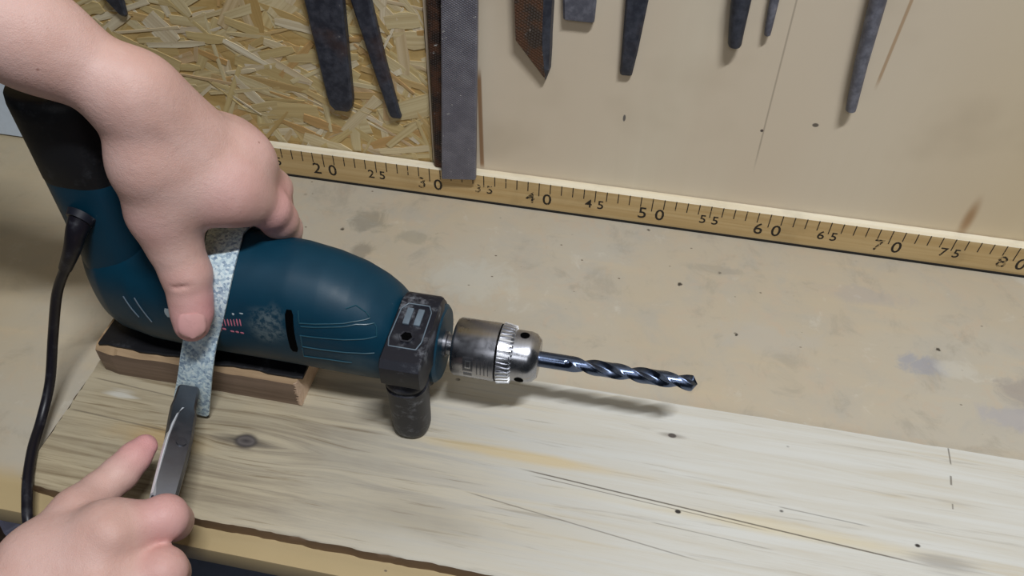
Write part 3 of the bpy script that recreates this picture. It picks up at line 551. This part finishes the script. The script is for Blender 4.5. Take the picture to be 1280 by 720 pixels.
for k in range(4): chuck_patch('engraved_line', 0.3990 + k * .0024, 0.3996 + k * .0024, 3.10, 3.75, MAT['tool'], .00006)
chuck_patch('engraved_mark', 0.3905, 0.3960, 3.74, 3.90, MAT['tool'], .00006)
# ------------------------------------------------------------------ twist bit
def bit():
    bm = bmesh.new(); R = []; n = 48; x0, x1 = 0.433, 0.5385; r0 = .0052
    for i in range(181):
        x = x0 + (x1 - x0) * i / 180; ring = []; fl = min(1, max(0, (x - 0.4535) / .010)); tw = (x - x0) / 0.060 * 2 * math.pi - 0.5
        tip = max(0, (x - (x1 - .0032)) / .0032)
        for k in range(n):
            a = 2 * math.pi * k / n; d = (a % math.pi) / math.pi; r = r0
            f = 0.0
            if d < .52: f = math.sin(d / .52 * math.pi) ** 0.7
            elif d > .60: r = r0 * (1 - .05 * fl)
            r *= (1 - 0.55 * f * fl) * (1 - .97 * tip); ring.append((x, AY + r * math.cos(a + tw), AZ + r * math.sin(a + tw)))
        R.append(ring)
    rings(bm, R); o = bm_obj('drill_bit', bm, MAT['bit'], None, True, 38)
    return props(o, 'dark steel twist drill bit clamped in the chuck, pointing right', 'drill bit')
bit()
# ================================================================== STRAP
def strap():
    st = empty('steel_strap', (0.214, -0.276, 0.02), 'galvanised steel strap bent over the drill body, end pulled by pliers', 'strap')
    P = [(0.2334, -0.187, 0.062), (0.2334, -0.1868, 0.095), (0.2329, -0.192, 0.118), (0.2324, -0.203, 0.1295), (0.2314, -0.215, 0.1327), (0.2344, -0.2265, 0.1336), (0.2362, -0.2381, 0.131), (0.2359, -0.2488, 0.1232), (0.2324, -0.2573, 0.1089), (0.2236, -0.2607, 0.0857), (0.2208, -0.27, 0.0706), (0.2147, -0.2755, 0.0473), (0.2094, -0.2785, 0.0294), (0.2066, -0.2795, 0.0198)]
    Q = smooth_path(P, 8); Pp, T, _ = frame_path(Q); bm = bmesh.new(); R = []; L = len(Q); hw0 = 0.0112
    for i, p in enumerate(Pp):
        rem = sum((Pp[j + 1] - Pp[j]).length for j in range(i, L - 1)); hw0 = 0.0112 + 0.0016 * max(0, 1 - rem / .04); hw = hw0
        rr = 0.005
        if rem < rr: hw = hw0 - rr + math.sqrt(max(0, rr * rr - (rr - rem) ** 2)) * 1.0
        u = Vector((1, 0, 0)); u = (u - T[i] * u.dot(T[i])).normalized(); nn = T[i].cross(u).normalized(); th = .0007
        R.append([p - u * hw - nn * th, p - u * (hw - .0004) - nn * th * 1.3, p + u * (hw - .0004) - nn * th * 1.3, p + u * hw - nn * th, p + u * hw + nn * th, p - u * hw + nn * th])
    rings(bm, R); bm_obj('strap_band', bm, MAT['zinc'], st, True, 35)
strap()
# ================================================================== PLIERS
def pliers():
    pl = empty('pliers', (0.235, -0.33, 0.05), 'dark steel pliers in the lower fist, jaws gripping the end of the metal strap', 'pliers')
    A, B = Vector((0.2126, -0.2814, 0.0457)), Vector((0.2405, -0.3583, 0.0611)); d = (B - A).normalized(); cam_dir = (Vector((0.4768, -0.5615, 0.4867)) - (A + B) / 2).normalized()
    w = d.cross(cam_dir).normalized(); nrm = w.cross(d).normalized()
    if w.x < 0: w = -w
    if nrm.dot(cam_dir) < 0: nrm = -nrm
    L = (B - A).length
    def bar(name, st, mat, parent=pl):
        bm = bmesh.new(); R = []
        for t, a, b, h0, h1 in st:      # along, left, right, near, far offsets
            c = A + d * (t * L); R.append([c + w * a + nrm * h1, c + w * b + nrm * h1, c + w * b + nrm * h0 * .72, c + w * (b - .0016) + nrm * h0, c + w * (a + .0012) + nrm * h0, c + w * a + nrm * h0 * .8])
        rings(bm, R); return bm_obj(name, bm, mat, parent, True, 30)
    bar('jaw', [(-.01, -.0062, .0064, .0050, .0008), (.02, -.0068, .0068, .0062, .0008), (.18, -.0074, .0070, .0075, .0008), (.27, -.0082, .0072, .0085, .0005), (.34, -.0080, .0084, .010, 0), (.62, -.0066, .0092, .011, -.002), (.85, -.0068, .0086, .009, -.003), (1.0, -.0066, .0080, .007, -.003), (1.2, -.0060, .0070, .001, -.009)], MAT['tool'])
    bar('jaw', [(.0, -.0062, .0050, -.0022, -.0075), (.20, -.0075, .0060, -.0022, -.009), (.34, -.0070, .0080, -.0015, -.010), (.62, -.0060, .0095, -.002, -.012), (1.0, -.0050, .0080, -.003, -.010)], MAT['tool'])
    props(bar('ground_edge', [(.30, -.0012, .0004, .0098, .004), (.38, -.0044, -.0012, .0110, .004), (.50, -.0060, -.0024, .0116, .004), (.66, -.0068, -.0034, .0118, .004), (.82, -.0070, -.0038, .0104, .003), (1.1, -.0070, -.0042, .0060, -.002)], MAT['ground']), 'bright ground steel edge')
    c = A + d * (.66 * L) + w * .003
    tube('pivot_rivet', [c - nrm * .012, c + nrm * .0113], 0.0032, MAT['tool'], pl, 20)
    for s, o in ((1, .004), (-1, -.006)):
        P = [A + d * (L * .90) + nrm * (o - .002), A + d * (L * 1.05) + nrm * (o - .006), A + d * (L * 1.25) + nrm * (o - .016) - w * .004, A + d * (L * 1.5) + nrm * (o - .020) - w * .010]
        P = smooth_path(P, 6); tube('plier_handle', P, [.0052 + .0012 * math.sin(i / (len(P) - 1) * math.pi) for i in range(len(P))], MAT['rubber'], pl, 14)
pliers()
# ================================================================== TOOLS ON THE WALL
def flat_tool(name, st, mat, label, cat, smooth=True, parent=None, group='files hanging on the wall'):
    """st: list of (x0, x1, z, y_front, y_back) from the top down"""
    bm = bmesh.new(); R = []
    for x0, x1, z, yf, yb in st:
        c = min((x1 - x0) * .16, .0016); R.append([(x0, yb, z), (x0, yf + c, z), (x0 + c, yf, z), (x1 - c, yf, z), (x1, yf + c, z), (x1, yb, z)])
    rings(bm, R); o = bm_obj(name, bm, mat, parent, smooth, 25)
    return props(o, label, cat, group) if parent is None else o
def round_tool(name, st, mat, label, cat, yc, group='files hanging on the wall'):
    bm = bmesh.new(); R = [[(x + r * math.cos(2 * math.pi * k / 20), yc + r * math.sin(2 * math.pi * k / 20), z) for k in range(20)] for x, z, r in st]
    rings(bm, R); return props(bm_obj(name, bm, mat, None, True, 40), label, cat, group)
flat_tool('file', [(.197, .2385, .33, .001, .0098), (.2040, .2400, .21, .0015, .0098), (.2072, .2390, .178, .002, .0098), (.2120, .2350, .090, .003, .0098), (.2130, .2335, .082, .0032, .0098), (.2160, .2300, .0765, .0045, .0098), (.2175, .2285, .0755, .006, .0098)], MAT['iron'], 'wide black iron tang of a file on the strand board, leftmost of two', 'file')
flat_tool('file', [(.226, .246, .33, .003, .0098), (.2440, .2605, .185, .0035, .0098), (.2570, .2690, .12, .004, .0098), (.2655, .2752, .080, .0045, .0098), (.2665, .2762, .0765, .005, .0098), (.2680, .2755, .0748, .0062, .0098)], MAT['iron'], 'narrow slanting black iron tang of a file beside the wide one', 'file')
flat_tool('file', [(.3062, .3180, .36, .002, .0097), (.3058, .3172, .19, .002, .0097), (.3043, .3160, .0315, .002, .0097)], MAT['brownfile'], 'dark brown narrow file standing on the ruler beside the broad grey file', 'file')
# broad grey file leaning in front of the ruler
bm = bmesh.new(); R = []
for z, x0, x1 in ((.40, .3215, .3490), (.20, .3192, .3470), (.12, .3165, .3455), (.032, .3130, .3437), (.0285, .3129, .3437)):
    y = -0.0012 + (z - .03) * .029
    zz = [z, z, z + .0040 * (z < .05), z + .0040 * (z < .05)]; zz[2] = zz[3] = z + (.0045 if z < .05 else 0)
    R.append([(x0, y, zz[0] - .003 * (z < .05)), (x0, y - .0044, zz[0] - .003 * (z < .05)), (x0 + .0012, y - .0050, zz[1] - .003 * (z < .05)), (x1 - .0012, y - .0050, z + .0008 * (z < .05)), (x1, y - .0044, z + .0008 * (z < .05)), (x1, y, z + .0008 * (z < .05))])
rings(bm, R); props(bm_obj('file', bm, MAT['file'], None, True, 25), 'broad grey steel flat file hanging in front of the ruler scale near 30', 'file', 'files hanging on the wall')
# file with a slanted point
kf = empty('file', (0.389, 0.006, 0.13), 'rusty cross-cut file with a slanted pointed tip on the plywood', 'file', 'files hanging on the wall')
bm = bmesh.new(); R = []
for z, x0, x1 in ((.36, .3725, .3955), (.21, .3735, .3958), (.1640, .3757, .3962)): R.append([(x0, .0098, z), (x0, .0022, z), (x1, .0012, z), (x1, .0098, z)])
R.append([(.3985, .0098, .1335), (.3985, .0040, .1335), (.3996, .0035, .1335), (.3996, .0098, .1335)])
rings(bm, R); bm_obj('toothed_blade', bm, MAT['rustfile'], kf)
bm = bmesh.new(); R = []
for z, x0, x1, yf in ((.36, .3955, .4035, .0012), (.21, .3958, .4030, .0012), (.170, .3962, .4030, .0012), (.158, .3968, .4033, .002), (.1400, .3985, .4032, .003), (.1300, .3996, .4003, .0055)): R.append([(x0, .0098, z), (x0, yf, z), (x1 - .001, yf + .002, z), (x1, .0098, z)])
rings(bm, R); props(bm_obj('plain_edge', bm, MAT['iron'], kf), 'smooth dark edge')
bm = bmesh.new(); R = []
for (x, z), (xx, zz) in (((.3742, .168), (.3768, .163)), ((.3810, .1545), (.3832, .1545)), ((.3990, .1305), (.3995, .1325))): R.append([(x, .0098, z), (x, .0075, z), (xx, .004, zz), (xx, .0098, zz)])
rings(bm, R); bm_obj('bevel', bm, MAT['iron2'], kf)
flat_tool('file', [(.408, .4335, .36, .004, .0098), (.4095, .4341, .20, .004, .0098), (.4108, .4340, .1845, .004, .0098), (.4112, .4338, .1836, .0045, .0098)], MAT['iron2'], 'short square-ended brownish grey file end at the top of the plywood', 'file')
flat_tool('file', [(.4540, .4760, .33, .003, .0098), (.4550, .4715, .207, .0035, .0098), (.4568, .4690, .165, .004, .0098), (.4573, .4672, .146, .0045, .0098), (.4578, .4668, .1425, .006, .0098), (.459, .4660, .1412, .008, .0098)], MAT['iron'], 'tapering flat black file tang on the plywood, left of the round ones', 'file')
round_tool('file', [(.5320, .33, .0092), (.5350, .215, .0072), (.5368, .190, .0056), (.5377, .180, .0050), (.5378, .178, .0042)], MAT['iron'], 'thick dark round file tang on the plywood, second from the right', 'file', .0044)
round_tool('file', [(.5560, .33, .0052), (.5577, .216, .0034), (.5588, .192, .0026), (.5590, .1885, .0023), (.5590, .1878, .0016)], MAT['iron2'], 'thin pencil-like round file tang on the plywood', 'file', .0066)
round_tool('file', [(.6190, .33, .0088), (.6245, .225, .0058), (.6285, .175, .0048), (.6325, .140, .0040), (.6328, .1365, .0038), (.6329, .1355, .0028)], MAT['iron2'], 'long slim grey round file tang, rightmost on the plywood', 'file', .0044)
flat_tool('file', [(.012, .034, .30, .003, .0098), (.0285, .0455, .160, .004, .0098), (.0375, .0440, .1440, .006, .0098), (.0385, .0425, .1415, .008, .0098)], MAT['iron'], 'dark file tip on the strand board just above the forearm', 'file')
# ------------------------------------------------------------------ boxes on the shelf below the bench top
def shelf_boxes():
    b = empty('storage_box', (-0.2, -0.2656, -0.40), 'pale lavender plastic box on the shelf under the left end of the bench', 'box')
    rot = Matrix.Translation((-0.0960, -0.2656, 0)) @ Matrix.Rotation(math.radians(-38), 4, 'Z')
    for nm, lo, hi, bv in (('box_body', (-0.196, 0.004, -0.3995), (-0.004, 0.126, -0.322), .008), ('lid', (-0.20, 0.0, -0.3225), (0.0, 0.13, -0.300), .005)):
        bm = bmesh.new(); add_box(bm, lo, hi, bv, 3); bmesh.ops.transform(bm, matrix=rot, verts=bm.verts); bm_obj(nm, bm, MAT['lav'], b, True, 40)
    t = empty('metal_case', (0.2, -0.23, -0.40), 'blue grey metal case on the shelf just below the bench front edge', 'case')
    box('case_body', (0.03, -0.325, -0.3995), (0.42, -0.13, -0.325), MAT['case'], t, 0.004); box('lid', (0.026, -0.329, -0.3245), (0.424, -0.126, -0.300), MAT['case'], t, 0.004)
    for x in (0.10, 0.35): box('latch', (x, -0.334, -0.345), (x + .03, -0.3292, -0.312), MAT['steel'], t, 0.001)
shelf_boxes()
# ================================================================== HANDS (smooth-blended round cones, meshed with surface nets)
def sd_cone(P, a, b, ra, rb):
    """capsule with linearly varying radius (good enough away from extreme tapers)"""
    a = np.array(a, np.float32); b = np.array(b, np.float32); ab = b - a; t = np.clip(((P - a) @ ab) / float(ab @ ab), 0, 1)
    return np.linalg.norm(P - a - t[..., None] * ab, axis=-1) - (ra + (rb - ra) * t)
def smin(a, b, k):
    h = np.clip(0.5 + 0.5 * (b - a) / k, 0, 1); return b + (a - b) * h - k * h * (1 - h)
def surface_net(D, lo, h):
    nx, ny, nz = D.shape; S = D < 0
    acc = np.zeros((nx - 1, ny - 1, nz - 1, 3), np.float32); cnt = np.zeros((nx - 1, ny - 1, nz - 1), np.float32)
    sl = lambda o: tuple(slice(o[i], D.shape[i] - 1 + o[i]) for i in range(3))
    corners = [(i, j, k) for i in (0, 1) for j in (0, 1) for k in (0, 1)]
    for c in corners:
        for ax in range(3):
            if c[ax]: continue
            e = list(c); e[ax] = 1; d0 = D[sl(c)]; d1 = D[sl(tuple(e))]; x = (d0 < 0) != (d1 < 0)
            t = np.where(x, d0 / np.where(x, d0 - d1, 1), 0)
            for q in range(3): acc[..., q] += np.where(x, c[q] + (t if q == ax else 0), 0)
            cnt += x
    act = cnt > 0; idx = -np.ones(act.shape, np.int64); idx[act] = np.arange(act.sum()); ijk = np.argwhere(act)
    V = (ijk + acc[act] / cnt[act][:, None]) * h + np.array(lo); F = []
    for ax in range(3):
        u, v = (ax + 1) % 3, (ax + 2) % 3
        a = [slice(None)] * 3; b = [slice(None)] * 3; a[ax] = slice(0, -1); b[ax] = slice(1, None); ch = S[tuple(a)] != S[tuple(b)]; P = np.argwhere(ch)
        ok = (P[:, u] > 0) & (P[:, v] > 0) & (P[:, u] < act.shape[u]) & (P[:, v] < act.shape[v]); P = P[ok]; inside = S[tuple(P.T)]
        def at(du, dv): Q = P.copy(); Q[:, u] += du; Q[:, v] += dv; return idx[tuple(Q.T)]
        q = np.stack([at(-1, -1), at(0, -1), at(0, 0), at(-1, 0)], 1); q[~inside] = q[~inside][:, ::-1]; F.append(q)
    F = np.concatenate(F); F = F[(F >= 0).all(1)]; return V, F
def make_hand(name, H, parent, label, h=0.0014):
    """H: dict with 'palm' [(a,b,ra,rb)], 'fingers' [[(p,r),...]], 'carve' [(a,b,r,depth)] in metres"""
    pts = np.array([p for a, b, _, _ in H['palm'] for p in (a, b)] + [p for f in H['fingers'] for p, _ in f]); lo = pts.min(0) - .045; hi = pts.max(0) + .045
    G = [np.arange(lo[i], hi[i], h, dtype=np.float32) for i in range(3)]; P = np.stack(np.meshgrid(*G, indexing='ij'), -1)
    new = lambda: np.full(P.shape[:3], 0.06, np.float32)
    def blend(D, a, b, ra, rb, k, neg=False):      # only touch the cells near this cone
        m = max(ra, rb) + .026; s = tuple(slice(max(0, int((min(a[i], b[i]) - m - lo[i]) / h)), max(1, int((max(a[i], b[i]) + m - lo[i]) / h) + 1)) for i in range(3))
        d = sd_cone(P[s], a, b, ra, rb); D[s] = -smin(-D[s], d, k) if neg else smin(D[s], d, k)
    D = new(); Fd = new()
    for a, b, ra, rb in H['palm']: blend(D, a, b, ra, rb, H.get('kp', .012))
    for f in H['fingers']:
        fd = new()
        for (p, r), (q, s) in zip(f[:-1], f[1:]): blend(fd, p, q, r, s, .003)
        Fd = smin(Fd, fd, H.get('kk', .0014))
    D = smin(D, Fd, H.get('kf', .008))
    for a, b, r in H.get('bumps', []): blend(D, a, b, r, r, .006)
    for a, b, r in H.get('carve', []): blend(D, a, b, r, r, .0012, True)
    V, F = surface_net(D, lo, h)
    me = bpy.data.meshes.new(name); me.from_pydata(V.tolist(), [], F.tolist()); me.validate()
    bl = np.zeros(len(V), np.float32)
    for p, r in H.get('blush', []): bl = np.maximum(bl, np.clip(1.3 - np.linalg.norm(V - np.array(p), axis=1) / r, 0, 1))
    at = me.attributes.new('blush', 'FLOAT', 'POINT'); at.data.foreach_set('value', bl)
    o = link(name, me, MAT['skin'], parent, True); sm = o.modifiers.new('relax', 'SMOOTH'); sm.factor = 0.5; sm.iterations = 4
    if label: o['label'] = label
    return o
def fingernail(parent, c, axis, up, hw, hl, sag):
    axis = Vector(axis).normalized(); up = Vector(up); up = (up - axis * up.dot(axis)).normalized(); side = axis.cross(up); c = Vector(c); bm = bmesh.new(); R = []
    for i in range(13):
        t = -1 + 2 * i / 12; w = hw * (1 - abs(t) ** 3.2 * (.45 if t > 0 else .30)); row = []
        for j in range(11):
            s = -1 + 2 * j / 10; row.append(c + axis * (t * hl) + side * (s * w) + up * (-sag * s * s - .0016 * max(0, t) ** 2 - .0008 * max(0, -t) ** 2))
        R.append(row + [p - up * .0012 for p in row[::-1]])
    rings(bm, R); return bm_obj('fingernail', bm, MAT['nail'], parent, True, 60)
person = empty('person', (0.15, -0.30, 0.05), 'person with bare arms, one thumb pressing the strap, other fist holding pliers', 'person')
UPPER = {'palm': [((0.0726, -0.2494, 0.3501), (0.135, -0.2447, 0.2998), 0.04, 0.0285), ((0.135, -0.2447, 0.2998), (0.1726, -0.2376, 0.2725), 0.0285, 0.0235), ((0.1726, -0.2376, 0.2725), (0.2126, -0.2315, 0.2411), 0.023, 0.0165), ((0.1726, -0.2376, 0.2725), (0.2142, -0.2269, 0.2355), 0.015, 0.012), ((0.2126, -0.2315, 0.2411), (0.2464, -0.225, 0.1778), 0.016, 0.014), ((0.2126, -0.2315, 0.2411), (0.2485, -0.2064, 0.184), 0.0165, 0.0145), ((0.2142, -0.2269, 0.2355), (0.2352, -0.1955, 0.1827), 0.014, 0.013), ((0.2142, -0.2269, 0.2355), (0.2163, -0.1896, 0.1845), 0.013, 0.012), ((0.2464, -0.225, 0.1778), (0.2485, -0.2064, 0.184), 0.014, 0.014), ((0.2485, -0.2064, 0.184), (0.2352, -0.1955, 0.1827), 0.0135, 0.0135), ((0.2352, -0.1955, 0.1827), (0.2163, -0.1896, 0.1845), 0.0135, 0.0125), ((0.2126, -0.2315, 0.2411), (0.215, -0.2405, 0.2031), 0.0145, 0.0165), ((0.215, -0.2405, 0.2031), (0.2145, -0.2454, 0.1722), 0.0165, 0.0165), ((0.215, -0.2405, 0.2031), (0.2464, -0.225, 0.1778), 0.0165, 0.014), ((0.2267, -0.2392, 0.1788), (0.2464, -0.225, 0.1778), 0.014, 0.015)], 'fingers': [[((0.2145, -0.2454, 0.1722), 0.0175), ((0.2188, -0.25, 0.1526), 0.016), ((0.2251, -0.2569, 0.1346), 0.0146), ((0.227, -0.2635, 0.1209), 0.0126), ((0.2278, -0.2678, 0.1128), 0.0122), ((0.2281, -0.2721, 0.1066), 0.0108)], [((0.2464, -0.225, 0.1778), 0.0145), ((0.2553, -0.2179, 0.1651), 0.0135), ((0.2613, -0.2094, 0.1527), 0.013), ((0.2616, -0.2021, 0.1373), 0.012), ((0.2596, -0.1941, 0.1217), 0.0112), ((0.2499, -0.1802, 0.088), 0.0095)], [((0.2485, -0.2064, 0.184), 0.0145), ((0.2551, -0.19, 0.1513), 0.0125), ((0.2439, -0.1701, 0.1137), 0.0105), ((0.2345, -0.1615, 0.0874), 0.009)], [((0.2352, -0.1955, 0.1827), 0.014), ((0.2363, -0.1701, 0.1483), 0.012), ((0.2246, -0.1536, 0.1104), 0.01), ((0.2179, -0.149, 0.0881), 0.009)], [((0.2163, -0.1896, 0.1845), 0.013), ((0.2144, -0.1576, 0.1499), 0.0105), ((0.2091, -0.1483, 0.118), 0.009), ((0.2025, -0.1437, 0.0985), 0.008)]], 'bumps': [((0.2541, -0.2139, 0.1934), (0.256, -0.2151, 0.1912), 0.0045), ((0.2261, -0.2431, 0.2369), (0.2466, -0.2276, 0.1858), 0.004), ((0.2245, -0.2378, 0.238), (0.2493, -0.2114, 0.1902), 0.0038), ((0.2228, -0.2335, 0.234), (0.2356, -0.2001, 0.1879), 0.0036)], 'carve': [((0.2256, -0.2716, 0.1373), (0.2401, -0.2678, 0.1385), 0.0013)], 'blush': [((0.2281, -0.2721, 0.1066), 0.022), ((0.2365, -0.265, 0.1154), 0.02), ((0.2464, -0.225, 0.1778), 0.022), ((0.2613, -0.2094, 0.1527), 0.02), ((0.2145, -0.2454, 0.1722), 0.018), ((0.2485, -0.2064, 0.184), 0.018), ((0.2251, -0.2569, 0.1346), 0.014)], 'kp': 0.016, 'kf': 0.012, 'kk': 0.005}
LOWER = {'palm': [((0.0841, -0.5412, 0.0169), (0.1976, -0.4484, 0.058), 0.038, 0.028), ((0.1976, -0.4484, 0.058), (0.2335, -0.3961, 0.0765), 0.024, 0.015), ((0.1976, -0.4484, 0.058), (0.2357, -0.4211, 0.0636), 0.024, 0.0155), ((0.214, -0.4572, 0.0469), (0.2398, -0.4428, 0.0493), 0.022, 0.015), ((0.214, -0.4572, 0.0469), (0.2471, -0.4607, 0.0354), 0.02, 0.014), ((0.2335, -0.3961, 0.0765), (0.2357, -0.4211, 0.0636), 0.0145, 0.015), ((0.2357, -0.4211, 0.0636), (0.2398, -0.4428, 0.0493), 0.015, 0.0145), ((0.2398, -0.4428, 0.0493), (0.2471, -0.4607, 0.0354), 0.0145, 0.014), ((0.1976, -0.4484, 0.058), (0.2003, -0.4147, 0.0672), 0.022, 0.0185), ((0.2003, -0.4147, 0.0672), (0.205, -0.3849, 0.0682), 0.018, 0.0138), ((0.2003, -0.4147, 0.0672), (0.2335, -0.3961, 0.0765), 0.0165, 0.014)], 'fingers': [[((0.205, -0.3849, 0.0682), 0.0138), ((0.207, -0.3686, 0.0653), 0.0108), ((0.2121, -0.3554, 0.0645), 0.0104), ((0.2152, -0.3441, 0.0649), 0.0092), ((0.2176, -0.336, 0.0653), 0.0073)], [((0.2335, -0.3961, 0.0765), 0.015), ((0.2457, -0.388, 0.0766), 0.0114), ((0.2557, -0.3802, 0.0739), 0.0122), ((0.2511, -0.3741, 0.0583), 0.011), ((0.2463, -0.3688, 0.0448), 0.0108), ((0.2324, -0.37, 0.0321), 0.0092)], [((0.2357, -0.4211, 0.0636), 0.0155), ((0.2523, -0.4128, 0.0645), 0.0118), ((0.2636, -0.4047, 0.0634), 0.0128), ((0.259, -0.3991, 0.0486), 0.0114), ((0.2542, -0.3948, 0.0354), 0.011), ((0.239, -0.3951, 0.0211), 0.0095)], [((0.2398, -0.4428, 0.0493), 0.015), ((0.2698, -0.4289, 0.0505), 0.0122), ((0.264, -0.4203, 0.0249), 0.0105), ((0.2438, -0.4204, 0.0102), 0.009)], [((0.2471, -0.4607, 0.0354), 0.014), ((0.2705, -0.4502, 0.0358), 0.0108), ((0.2646, -0.4439, 0.0137), 0.0095), ((0.2485, -0.4437, 0.0012), 0.008)]], 'bumps': [((0.2389, -0.3994, 0.0884), (0.2417, -0.4007, 0.0867), 0.0055), ((0.2417, -0.4242, 0.077), (0.2441, -0.4255, 0.0754), 0.0055)], 'carve': [], 'blush': [((0.2176, -0.336, 0.0653), 0.02), ((0.2557, -0.3802, 0.0739), 0.017), ((0.2636, -0.4047, 0.0634), 0.014), ((0.2335, -0.3961, 0.0765), 0.014)], 'kp': 0.012, 'kf': 0.007, 'kk': 0.004}
upper = make_hand('arm', UPPER, person, 'bare forearm and hand reaching over the drill, thumb pressing the strap')
lower = make_hand('arm', LOWER, person, 'fist at the lower left holding the pliers, thumb extended')
fingernail(upper, (0.2349, -0.2809, 0.1152), (0.0006, -0.0072, -0.0139), (0.2419, -0.2806, 0.3715), 0.0082, 0.0078, 0.0030)
